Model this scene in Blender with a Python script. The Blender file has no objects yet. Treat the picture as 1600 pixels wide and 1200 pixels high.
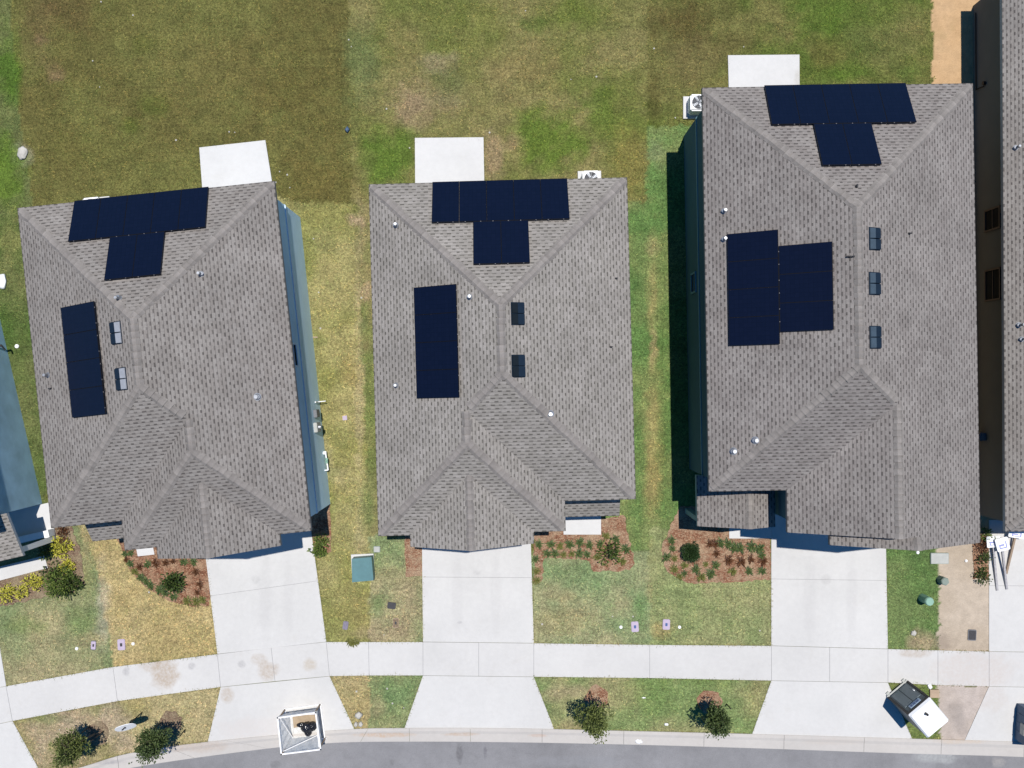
import bpy, bmesh, math, random
import numpy as np
from mathutils import Vector, Matrix

random.seed(7)
SC = bpy.context.scene
COL = SC.collection
HC = 40.0          # drone height (m)
FP = 1380.0        # focal length in photo pixels

def W(px, py, z=0.0):
    s = (HC - z) / FP
    return Vector(((px - 800) * s, (600 - py) * s, z))

# ------------------------------------------------------------------ materials
class NT:
    def __init__(self, mat):
        self.t = mat.node_tree
        self.t.nodes.clear()
        self.out = self.t.nodes.new('ShaderNodeOutputMaterial')
    def n(self, typ, **kw):
        nd = self.t.nodes.new(typ)
        for k, v in kw.items():
            setattr(nd, k, v)
        return nd
    def l(self, a, b):
        self.t.links.new(a, b)
    def put(self, sock, v):
        if isinstance(v, bpy.types.NodeSocket):
            self.l(v, sock)
        elif isinstance(v, (tuple, list)) and len(v) == 3 and sock.type == 'RGBA':
            sock.default_value = (v[0], v[1], v[2], 1)
        else:
            sock.default_value = v
    def math(self, op, a, b=0.0, c=None, clamp=False):
        nd = self.n('ShaderNodeMath', operation=op, use_clamp=clamp)
        self.put(nd.inputs[0], a); self.put(nd.inputs[1], b)
        if c is not None: self.put(nd.inputs[2], c)
        return nd.outputs[0]
    def mix(self, f, a, b, mode='MIX'):
        nd = self.n('ShaderNodeMix', data_type='RGBA', blend_type=mode)
        self.put(nd.inputs[0], f); self.put(nd.inputs[6], a); self.put(nd.inputs[7], b)
        return nd.outputs[2]
    def noise(self, vec, scale, detail=3, rough=0.55, dist=0.0):
        nd = self.n('ShaderNodeTexNoise')
        self.l(vec, nd.inputs['Vector'])
        nd.inputs['Scale'].default_value = scale
        nd.inputs['Detail'].default_value = detail
        nd.inputs['Roughness'].default_value = rough
        nd.inputs['Distortion'].default_value = dist
        return nd.outputs[0]
    def ramp(self, f, a, b, lo=0.0, hi=1.0):
        nd = self.n('ShaderNodeMapRange')
        nd.inputs[1].default_value = a; nd.inputs[2].default_value = b
        nd.inputs[3].default_value = lo; nd.inputs[4].default_value = hi
        self.put(nd.inputs[0], f)
        return nd.outputs[0]
    def pos(self):
        return self.n('ShaderNodeNewGeometry').outputs['Position']
    def hsvmul(self, col, v):
        nd = self.n('ShaderNodeHueSaturation')
        self.put(nd.inputs['Value'], v); self.put(nd.inputs['Color'], col)
        return nd.outputs[0]
    def bsdf(self, col, rough=0.8, metal=0.0, spec=0.3, bump=None, bstr=0.4, bdist=0.02, full=False, **kw):
        if not full: col = self.hsvmul(col, 0.83)
        p = self.n('ShaderNodeBsdfPrincipled')
        self.put(p.inputs['Base Color'], col)
        self.put(p.inputs['Roughness'], rough)
        self.put(p.inputs['Metallic'], metal)
        self.put(p.inputs['Specular IOR Level'], spec)
        for k, v in kw.items():
            self.put(p.inputs[k], v)
        if bump is not None:
            b = self.n('ShaderNodeBump')
            b.inputs['Strength'].default_value = bstr
            b.inputs['Distance'].default_value = bdist
            self.l(bump, b.inputs['Height'])
            self.l(b.outputs[0], p.inputs['Normal'])
        self.l(p.outputs[0], self.out.inputs[0])
        return p

MATS = {}
def newmat(name):
    m = bpy.data.materials.new(name); m.use_nodes = True
    MATS[name] = m
    return m, NT(m)

def plain(name, col, rough=0.7, metal=0.0, spec=0.3, var=0.12, scale=6.0, bump=0.0, full=False):
    m, t = newmat(name)
    tc = t.n('ShaderNodeTexCoord').outputs['Object']
    nz = t.noise(tc, scale, 4, 0.6)
    c = t.hsvmul(col, t.ramp(nz, 0.25, 0.75, 1 - var, 1 + var))
    t.bsdf(c, rough, metal, spec, bump=nz if bump else None, bstr=bump, full=full)
    return m

def stains(t, col, pos, lst):
    """dirt and tyre marks: (px,py,rx_m,ry_m,colour,strength)"""
    wob = t.noise(pos, 1.7, 4, 0.6)
    fine = t.noise(pos, 9.0, 4, 0.7)
    for (px, py, rx, ry, c, st) in lst:
        w = W(px, py)
        sub = t.n('ShaderNodeVectorMath', operation='SUBTRACT')
        t.l(pos, sub.inputs[0]); sub.inputs[1].default_value = (w.x, w.y, 0)
        mul = t.n('ShaderNodeVectorMath', operation='MULTIPLY')
        t.l(sub.outputs[0], mul.inputs[0]); mul.inputs[1].default_value = (1 / rx, 1 / ry, 0)
        ln = t.n('ShaderNodeVectorMath', operation='LENGTH')
        t.l(mul.outputs[0], ln.inputs[0])
        d = t.math('ADD', ln.outputs['Value'], t.math('MULTIPLY_ADD', wob, 1.1, -0.55))
        f = t.ramp(d, 1.0, 0.55, 0, 1)
        f = t.math('MULTIPLY', f, t.ramp(fine, 0.3, 0.62, 0.25, 1.0))
        f = t.math('MULTIPLY', f, st, clamp=True)
        col = t.mix(f, col, c)
    return col

def concrete(name, col, st=()):
    m, t = newmat(name)
    p = t.pos()
    a = t.noise(p, 0.35, 4, 0.6); b = t.noise(p, 5.0, 5, 0.7); c = t.noise(p, 60.0, 2, 0.6)
    v = t.math('MULTIPLY', t.ramp(a, 0.3, 0.7, 0.94, 1.05), t.ramp(b, 0.25, 0.75, 0.955, 1.04))
    v = t.math('MULTIPLY', v, t.ramp(c, 0.3, 0.7, 0.965, 1.035))
    blot = t.ramp(t.noise(p, 1.1, 5, 0.65, 0.6), 0.58, 0.75, 0, 0.16)
    cc = t.hsvmul(col, v)
    cc = t.mix(blot, cc, (0.50, 0.46, 0.40))
    cc = stains(t, cc, p, st)
    t.bsdf(cc, 0.85, spec=0.25, bump=c, bstr=0.15, bdist=0.01)
    return m

TAN = (0.45, 0.375, 0.30); DK = (0.30, 0.29, 0.30)
M_side = concrete('pavement_concrete', (0.612, 0.602, 0.582), [
    (258, 1052, 0.75, 0.95, TAN, 0.95), (235, 1040, 0.6, 0.35, TAN, 0.6), (198, 1048, 0.2, 0.3, DK, 0.5), (300, 1040, 0.2, 0.2, DK, 0.45),
    (420, 1048, 0.55, 0.5, TAN, 0.8), (484, 1038, 0.4, 0.35, (0.5, 0.44, 0.36), 0.8), (378, 1037, 0.2, 0.2, DK, 0.5),
    (405, 1030, 0.5, 0.3, TAN, 0.5), (1520, 1050, 2.2, 1.2, (0.57, 0.52, 0.48), 0.8), (1430, 1020, 1.0, 0.25, TAN, 0.6)])
M_drive = concrete('driveway_concrete', (0.620, 0.612, 0.592), [
    (355, 1085, 0.35, 0.45, TAN, 0.7), (1545, 1085, 1.0, 1.0, (0.56, 0.51, 0.47), 0.6), (718, 972, 0.12, 0.08, DK, 0.5),
    (415, 930, 0.35, 2.4, (0.50, 0.49, 0.48), 0.35), (450, 940, 0.3, 2.2, (0.5, 0.49, 0.48), 0.3), (715, 930, 0.3, 2.3, (0.50, 0.49, 0.48), 0.3), (775, 925, 0.3, 2.4, (0.5, 0.49, 0.48), 0.3), (1265, 930, 0.35, 2.4, (0.50, 0.49, 0.48), 0.3), (1330, 930, 0.3, 2.4, (0.5, 0.49, 0.48), 0.3), (745, 895, 0.25, 0.2, (0.42, 0.41, 0.40), 0.4), (1290, 905, 0.3, 0.25, (0.42, 0.41, 0.40), 0.4), (400, 905, 0.25, 0.2, (0.42, 0.41, 0.40), 0.4),
    (400, 1140, 2.2, 0.7, (0.60, 0.56, 0.53), 0.7), (1580, 850, 0.8, 0.4, (0.6, 0.55, 0.5), 0.5)])
M_patio = concrete('patio_concrete', (0.66, 0.655, 0.64), [(1247, 122, 0.25, 0.5, (0.45, 0.42, 0.36), 0.45)])
M_kerb = concrete('kerb_concrete', (0.54, 0.51, 0.475), [
    (300, 1165, 2.0, 0.35, (0.47, 0.38, 0.31), 0.6), (600, 1148, 1.6, 0.14, (0.52, 0.38, 0.27), 0.8), (720, 1147, 1.0, 0.1, (0.5, 0.37, 0.27), 0.7),
    (840, 1149, 0.5, 0.1, (0.52, 0.38, 0.3), 0.7), (1500, 1155, 1.5, 0.25, (0.56, 0.45, 0.34), 0.6), (1300, 1158, 1.6, 0.2, (0.52, 0.47, 0.42), 0.6), (170, 1190, 0.8, 0.15, DK, 0.5)])

M_joint = plain('joint_mortar', (0.30, 0.30, 0.31), 0.9)
# asphalt
m, t = newmat('asphalt'); p = t.pos()
M_asph = m
a = t.noise(p, 0.3, 4, 0.6); b = t.noise(p, 45.0, 3, 0.7); c = t.noise(p, 2.2, 5, 0.65)
v = t.math('MULTIPLY', t.ramp(a, 0.3, 0.7, 0.85, 1.15), t.ramp(b, 0.25, 0.75, 0.8, 1.2))
v = t.math('MULTIPLY', v, t.ramp(c, 0.3, 0.75, 0.93, 1.08))
cc = stains(t, t.hsvmul((0.245, 0.243, 0.250), v), p, [
    (1465, 1183, 1.3, 0.35, (0.42, 0.43, 0.42), 0.7), (718, 1178, 0.18, 0.6, (0.13, 0.125, 0.13), 0.7), (758, 1176, 0.12, 0.35, (0.13, 0.125, 0.14), 0.6),
    (612, 1192, 0.15, 0.2, (0.15, 0.15, 0.15), 0.7), (1560, 1192, 0.4, 0.25, (0.36, 0.34, 0.32), 0.7), (900, 1190, 3, 0.3, (0.27, 0.275, 0.29), 0.5), (430, 1195, 0.3, 0.2, (0.15, 0.15, 0.15), 0.5)])
cr = t.n('ShaderNodeTexVoronoi', feature='DISTANCE_TO_EDGE'); cr.inputs['Scale'].default_value = 0.35
wv = t.n('ShaderNodeTexNoise'); t.l(p, wv.inputs['Vector']); wv.inputs['Scale'].default_value = 1.5
vm = t.n('ShaderNodeVectorMath', operation='ADD'); t.l(p, vm.inputs[0]); t.l(wv.outputs['Color'], vm.inputs[1]); t.l(vm.outputs[0], cr.inputs['Vector'])
cc = t.mix(t.ramp(cr.outputs['Distance'], 0.010, 0.0, 0, 0.10), cc, (0.10, 0.10, 0.105))
t.bsdf(cc, 0.9, spec=0.25, bump=b, bstr=0.4, bdist=0.01)

# lawn: tone per vertex (grass species / dryness), fine blades from noise
m, t = newmat('turf'); M_turf = m
vcn = t.n('ShaderNodeVertexColor', layer_name='tone'); at = vcn.outputs[0]; ga = vcn.outputs[1]
p = t.pos()
f1 = t.noise(p, 8.0, 5, 0.78); f2 = t.noise(p, 19.0, 3, 0.8); f3 = t.noise(p, 1.5, 5, 0.65)
mp = t.n('ShaderNodeMapping'); t.l(p, mp.inputs[0]); mp.inputs['Scale'].default_value = (1, 2.8, 1); mp.inputs['Rotation'].default_value = (0, 0, 0.5)
f4 = t.noise(mp.outputs[0], 9.0, 3, 0.75, 1.6)
mp = t.n('ShaderNodeMapping'); t.l(p, mp.inputs[0]); mp.inputs['Scale'].default_value = (2.6, 1, 1); mp.inputs['Rotation'].default_value = (0, 0, -0.3)
f5 = t.noise(mp.outputs[0], 10.0, 3, 0.75, 1.6)
v = t.math('MULTIPLY', t.ramp(f1, 0.33, 0.67, 0.50, 1.45), t.ramp(f2, 0.33, 0.67, 0.6, 1.4))
v = t.math('MULTIPLY', v, t.ramp(f4, 0.36, 0.64, 0.74, 1.26))
v = t.math('MULTIPLY', v, t.ramp(f3, 0.34, 0.66, 0.80, 1.2))
sat = t.n('ShaderNodeHueSaturation'); sat.inputs['Saturation'].default_value = 0.98; sat.inputs['Value'].default_value = 0.92; t.l(at, sat.inputs['Color'])
cc = t.hsvmul(sat.outputs[0], v)
straw = t.math('MULTIPLY', t.ramp(f5, 0.54, 0.66, 0, 0.45), t.ramp(f3, 0.35, 0.6, 0.35, 1.0))
cc = t.mix(straw, cc, t.mix(1.0, cc, (1.75, 1.5, 1.25), 'MULTIPLY'))
dk = t.math('MULTIPLY', t.ramp(t.noise(p, 6.3, 4, 0.8, 0.7), 0.56, 0.68, 0, 0.5), t.ramp(f3, 0.65, 0.4, 0.3, 1.0))
cc = t.mix(dk, cc, t.mix(1.0, cc, (0.55, 0.72, 0.55), 'MULTIPLY'))
# sod rolls: faint seams and roll-to-roll tint
br = t.n('ShaderNodeTexBrick'); t.l(p, br.inputs['Vector'])
br.inputs['Scale'].default_value = 1.0; br.inputs['Brick Width'].default_value = 0.62; br.inputs['Row Height'].default_value = 0.42
br.inputs['Mortar Size'].default_value = 0.012; br.inputs['Color1'].default_value = (0.90, 0.93, 0.9, 1); br.inputs['Color2'].default_value = (1.09, 1.05, 1.04, 1)
br.inputs['Mortar'].default_value = (0.86, 0.82, 0.8, 1)
cc = t.mix(0.75, cc, t.mix(1.0, cc, br.outputs[0], 'MULTIPLY'))
soil = t.hsvmul(at, t.math('MULTIPLY', t.ramp(t.noise(p, 3.0, 6, 0.7), 0.3, 0.7, 0.86, 1.12), t.ramp(t.noise(p, 22.0, 3, 0.75), 0.28, 0.72, 0.85, 1.12)))
peb = t.ramp(t.noise(p, 13.0, 2, 0.5), 0.70, 0.76, 0, 0.5)
soil = t.mix(peb, soil, (0.2, 0.16, 0.13))
cc = t.mix(ga, soil, cc)
t.bsdf(cc, 0.95, spec=0.1, bump=t.math('ADD', f1, t.math('MULTIPLY', f2, 0.6)), bstr=0.55, bdist=0.04)

# blades (fringe along slabs)
m, t = newmat('grass_blade'); M_blade = m
p = t.pos()
cc = t.mix(t.ramp(t.noise(p, 0.9, 3), 0.35, 0.65), (0.16, 0.20, 0.06), (0.32, 0.26, 0.10))
cc = t.hsvmul(cc, t.ramp(t.noise(p, 25, 2), 0.3, 0.7, 0.6, 1.4))
t.bsdf(cc, 0.8, spec=0.2)

def mulchmat(name, c1, c2, c3):
    m, t = newmat(name); p = t.pos()
    vo = t.n('ShaderNodeTexVoronoi'); vo.inputs['Scale'].default_value = 17.0
    mp = t.n('ShaderNodeMapping'); mp.inputs['Scale'].default_value = (1, 1.8, 1); mp.inputs['Rotation'].default_value = (0, 0, 0.6)
    t.l(p, mp.inputs[0]); t.l(mp.outputs[0], vo.inputs['Vector'])
    sep = t.n('ShaderNodeSeparateColor'); t.l(vo.outputs['Color'], sep.inputs[0])
    cc = t.mix(t.ramp(sep.outputs[0], 0.1, 0.9), c1, c2)
    cc = t.mix(t.ramp(sep.outputs[1], 0.7, 0.95), cc, c3)
    cc = t.mix(t.ramp(t.noise(p, 1.8, 4), 0.42, 0.65, 0, 0.75), cc, c3)
    cc = t.hsvmul(cc, t.ramp(t.noise(p, 26, 3, 0.7), 0.3, 0.7, 0.55, 1.4))
    t.bsdf(cc, 0.95, spec=0.1, bump=vo.outputs['Distance'], bstr=0.7, bdist=0.04)
    return m
M_mulch_red = mulchmat('red_mulch', (0.14, 0.058, 0.034), (0.32, 0.155, 0.092), (0.43, 0.29, 0.185))
M_mulch_tan = mulchmat('tan_mulch', (0.19, 0.085, 0.05), (0.34, 0.18, 0.11), (0.44, 0.32, 0.21))
M_mulch_dull = mulchmat('dull_mulch', (0.13, 0.085, 0.06), (0.26, 0.17, 0.12), (0.33, 0.27, 0.17))

# asphalt shingles: UV in metres (u along the eave, v up the slope)
def shingle(name, base, dark, tint):
    m, t = newmat(name)
    uv = t.n('ShaderNodeUVMap', uv_map='UVMap').outputs[0]
    s = t.n('ShaderNodeSeparateXYZ'); t.l(uv, s.inputs[0])
    vr = t.math('DIVIDE', s.outputs[1], 0.143)
    row = t.math('FLOOR', vr); fv = t.math('FRACT', vr)
    wn = t.n('ShaderNodeTexWhiteNoise', noise_dimensions='1D'); t.l(row, wn.inputs['W'])
    uo = t.math('ADD', t.math('DIVIDE', s.outputs[0], 0.305), t.math('MULTIPLY', row, 0.5))
    uo = t.math('ADD', uo, t.math('MULTIPLY', wn.outputs[0], 0.2))
    cell = t.math('FLOOR', uo); fu = t.math('FRACT', uo)
    cb = t.n('ShaderNodeCombineXYZ'); t.l(cell, cb.inputs[0]); t.l(row, cb.inputs[1])
    w2 = t.n('ShaderNodeTexWhiteNoise', noise_dimensions='2D'); t.l(cb.outputs[0], w2.inputs['Vector'])
    sp = t.n('ShaderNodeSeparateColor'); t.l(w2.outputs['Color'], sp.inputs[0])
    wid = t.math('MULTIPLY_ADD', w2.outputs[0], 0.26, 0.33)
    dash = t.math('MULTIPLY', t.math('LESS_THAN', fu, wid), t.math('LESS_THAN', fv, 0.44))
    line = t.math('LESS_THAN', fv, 0.13)  # shadow line along each shingle course, painted into the colour
    p = t.pos()
    gran = t.noise(p, 70, 2, 0.7); blot = t.noise(p, 0.55, 5, 0.62); mid = t.noise(p, 9.0, 4, 0.7)
    cc = t.mix(w2.outputs[0], base, tint)
    cc = t.mix(t.math('MULTIPLY', dash, t.ramp(w2.outputs[1] if False else sp.outputs[1], 0.0, 0.7, 0.55, 1.0)), cc, dark)
    cc = t.hsvmul(cc, t.math('SUBTRACT', 1.0, t.math('MULTIPLY', line, 0.38)))
    v = t.math('MULTIPLY', t.ramp(gran, 0.3, 0.7, 0.75, 1.25), t.ramp(blot, 0.3, 0.7, 0.88, 1.12))
    v = t.math('MULTIPLY', v, t.ramp(mid, 0.3, 0.7, 0.9, 1.1))
    cc = t.hsvmul(cc, v)
    t.bsdf(cc, 0.92, spec=0.2, bump=t.math('ADD', t.math('MULTIPLY', fv, -0.5), t.math('MULTIPLY', gran, 0.25)), bstr=0.35, bdist=0.02)
    return m
M_sh = [shingle('roof_shingle', (0.290, 0.269, 0.248), (0.116, 0.105, 0.097), (0.246, 0.224, 0.204)),
        shingle('roof_shingle_warm', (0.332, 0.308, 0.282), (0.132, 0.122, 0.108), (0.276, 0.256, 0.229)),
        shingle('roof_shingle_mauve', (0.281, 0.259, 0.241), (0.112, 0.101, 0.094), (0.236, 0.213, 0.198))]
def capmat():
    m, t = newmat('ridge_cap_shingle'); p = t.pos()
    uv = t.n('ShaderNodeUVMap', uv_map='UVMap').outputs[0]
    q = t.n('ShaderNodeSeparateXYZ'); t.l(uv, q.inputs[0])
    v = t.math('MULTIPLY', t.ramp(t.noise(p, 60, 2, 0.7), 0.3, 0.7, 0.82, 1.18), t.ramp(t.noise(p, 4.5, 4, 0.7), 0.3, 0.7, 0.86, 1.12))
    v = t.math('MULTIPLY', v, t.math('MULTIPLY', t.ramp(q.outputs[0], 0, 1, 0.88, 1.10), t.ramp(q.outputs[1], 0, 1, 1.08, 0.88)))  # random tone per piece; step shade painted in, darker at the overlapped end
    t.bsdf(t.hsvmul((0.262, 0.240, 0.221), v), 0.92, spec=0.2)
    return m
M_cap = capmat()
M_fascia = plain('fascia_paint', (0.20, 0.21, 0.22), 0.6)
M_fascia_lt = plain('pale_fascia_paint', (0.42, 0.47, 0.52), 0.6)

def siding(name, col, tex=0.05):
    m, t = newmat(name)
    tc = t.n('ShaderNodeTexCoord').outputs['Object']
    c = t.hsvmul(col, t.math('MULTIPLY', t.ramp(t.noise(tc, 1.2, 4), 0.3, 0.7, 1 - tex, 1 + tex), t.ramp(t.noise(tc, 60, 2, .7), 0.3, 0.7, 0.95, 1.05)))
    t.bsdf(c, 0.85, spec=0.2, bump=t.noise(tc, 60, 2, .7), bstr=0.15, full=max(col) > .3)
    return m
M_wall1 = siding('pale_blue_stucco', (0.60, 0.82, 0.98))
M_wall2 = siding('pale_grey_stucco', (0.45, 0.47, 0.48))
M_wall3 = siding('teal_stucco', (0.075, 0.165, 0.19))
M_wall4 = siding('slate_blue_stucco', (0.36, 0.54, 0.68), 0.14)
M_wall5 = siding('olive_grey_stucco', (0.135, 0.145, 0.14))
M_trim1 = plain('blue_grey_trim', (0.66, 0.78, 0.88), 0.6, full=True)
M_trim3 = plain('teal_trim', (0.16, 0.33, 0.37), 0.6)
M_frame_brown = plain('brown_window_frame', (0.07, 0.055, 0.05), 0.6)
M_white = plain('white_paint', (0.80, 0.80, 0.80), 0.5, var=0.05, full=True)
M_white_pl = plain('white_plastic', (0.82, 0.83, 0.84), 0.35, spec=0.45, var=0.04, full=True)
M_door = plain('garage_door_paint', (0.70, 0.70, 0.69), 0.5, var=0.05)

m, t = newmat('window_glass'); M_glass = m
tc = t.n('ShaderNodeTexCoord').outputs['Object']
t.bsdf(t.hsvmul((0.012, 0.016, 0.02), t.ramp(t.noise(tc, 2, 2), 0.3, 0.7, 0.7, 1.3)), 0.85, spec=0.08)

m, t = newmat('solar_glass'); M_solar = m
uv = t.n('ShaderNodeUVMap', uv_map='UVMap').outputs[0]
br = t.n('ShaderNodeTexBrick', offset=0.0); t.l(uv, br.inputs['Vector']); br.inputs['Scale'].default_value = 1.0
br.inputs['Brick Width'].default_value = 0.166; br.inputs['Row Height'].default_value = 0.166; br.inputs['Mortar Size'].default_value = 0.003
br.inputs['Color1'].default_value = (0.0042, 0.0075, 0.0225, 1); br.inputs['Color2'].default_value = (0.005, 0.0085, 0.025, 1); br.inputs['Mortar'].default_value = (0.003, 0.005, 0.013, 1)
t.bsdf(br.outputs[0], 0.22, spec=0.22)
M_sframe = plain('solar_frame', (0.012, 0.012, 0.016), 0.4, 0.3)
M_clip = plain('aluminium_clip', (0.14, 0.14, 0.15), 0.6, 0.3)
M_galv = plain('galvanised_steel', (0.40, 0.42, 0.45), 0.42, 0.6, var=0.25)
M_vent_grey = plain('grey_vent_metal', (0.40, 0.42, 0.45), 0.5, 0.3, var=0.1)
M_louvre = plain('dark_louvre', (0.012, 0.025, 0.045), 0.7, spec=0.1)
M_vent_dark = plain('dark_vent_metal', (0.008, 0.014, 0.020), 0.75, 0.0, spec=0.08, var=0.15)
M_vent_blue = plain('blue_grey_vent_metal', (0.05, 0.08, 0.11), 0.5, 0.1, var=0.15)
M_black = plain('black_plastic', (0.018, 0.018, 0.02), 0.5)
M_bag = plain('black_bag_film', (0.010, 0.011, 0.016), 0.16, spec=0.6, var=0.3, scale=9, bump=0.35)
M_ply = plain('plywood', (0.40, 0.31, 0.21), 0.8, var=0.2)
M_card = plain('cardboard', (0.45, 0.34, 0.24), 0.9, var=0.15)
M_wood_grey = plain('weathered_wood', (0.42, 0.41, 0.42), 0.85, var=0.25, scale=14)
M_wood_brown = plain('brown_wood', (0.33, 0.25, 0.18), 0.85, var=0.25, scale=14)
M_toilet = plain('dark_grey_plastic', (0.10, 0.13, 0.14), 0.5, var=0.1)
M_toilet2 = plain('grey_door_plastic', (0.175, 0.215, 0.23), 0.5, var=0.1)
M_sticker = plain('pale_blue_sticker', (0.42, 0.55, 0.68), 0.5)
M_stick_ink = plain('blue_ink', (0.06, 0.12, 0.30), 0.5)
M_violet = plain('violet_ink', (0.30, 0.33, 0.62), 0.5)
M_teal = plain('teal_cabinet_paint', (0.085, 0.205, 0.222), 0.45, spec=0.4, var=0.14, scale=3)
M_green = plain('green_pedestal_plastic', (0.27, 0.46, 0.36), 0.5, var=0.08)
M_ggreen = plain('grey_green_plastic', (0.24, 0.29, 0.25), 0.6, var=0.1)
M_lilac = plain('lilac_lid', (0.50, 0.42, 0.53), 0.6, var=0.08)
M_lid_dark = plain('dark_lid', (0.05, 0.05, 0.055), 0.6, var=0.3, scale=20)
M_lid_grey = plain('grey_lid', (0.18, 0.185, 0.2), 0.6, var=0.2, scale=20)
M_lid_violet = plain('worn_violet_lid', (0.22, 0.20, 0.26), 0.7, var=0.35, scale=20)
M_vault = plain('concrete_lid', (0.47, 0.48, 0.45), 0.8, var=0.1, scale=5)
M_navy = plain('navy_painted_steel', (0.07, 0.12, 0.20), 0.5, 0.1, var=0.15)
M_stone = plain('pale_stone', (0.52, 0.50, 0.45), 0.8, var=0.2)
M_bark = plain('bark', (0.19, 0.15, 0.11), 0.9, var=0.3, scale=25)

m, t = newmat('white_mesh_sheet'); M_mesh = m
tc = t.n('ShaderNodeTexCoord').outputs['Object']
c = t.hsvmul((0.93, 0.93, 0.91), t.ramp(t.noise(tc, 7, 4, 0.7, 1.5), 0.3, 0.7, 0.82, 1.1))
d1 = t.n('ShaderNodeBsdfDiffuse'); t.l(c, d1.inputs[0]); d2 = t.n('ShaderNodeBsdfTranslucent'); t.l(c, d2.inputs[0])
mx = t.n('ShaderNodeMixShader'); mx.inputs[0].default_value = 0.55; t.l(d1.outputs[0], mx.inputs[1]); t.l(d2.outputs[0], mx.inputs[2])
t.l(mx.outputs[0], t.out.inputs[0])

def leafmat(name, c1, c2):
    m, t = newmat(name)
    oi = t.n('ShaderNodeNewGeometry')
    cc = t.mix(oi.outputs['Random Per Island'], c1, c2)
    d = t.n('ShaderNodeBsdfPrincipled'); t.l(cc, d.inputs['Base Color']); d.inputs['Roughness'].default_value = 0.55; d.inputs['Specular IOR Level'].default_value = 0.25
    tr = t.n('ShaderNodeBsdfTranslucent'); t.l(cc, tr.inputs[0])
    mx = t.n('ShaderNodeMixShader'); mx.inputs[0].default_value = 0.25
    t.l(d.outputs[0], mx.inputs[1]); t.l(tr.outputs[0], mx.inputs[2]); t.l(mx.outputs[0], t.out.inputs[0])
    return m
L_tree = leafmat('tree_leaf', (0.04, 0.06, 0.012), (0.19, 0.22, 0.065))
L_tree_dk = leafmat('dark_tree_leaf', (0.028, 0.05, 0.014), (0.11, 0.15, 0.05))
L_croton = leafmat('croton_leaf', (0.36, 0.36, 0.03), (0.62, 0.58, 0.10))
L_dark = leafmat('dark_shrub_leaf', (0.02, 0.042, 0.010), (0.09, 0.13, 0.03))
L_ball = leafmat('ball_shrub_leaf', (0.012, 0.032, 0.010), (0.045, 0.085, 0.025))
L_tuft = leafmat('tuft_leaf', (0.04, 0.065, 0.022), (0.12, 0.165, 0.05))
L_olive = leafmat('olive_tuft_leaf', (0.09, 0.10, 0.025), (0.20, 0.20, 0.055))
L_copper = leafmat('copper_leaf', (0.06, 0.025, 0.012), (0.16, 0.07, 0.03))
L_fern = leafmat('fern_leaf', (0.05, 0.09, 0.015), (0.17, 0.22, 0.05))

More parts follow.
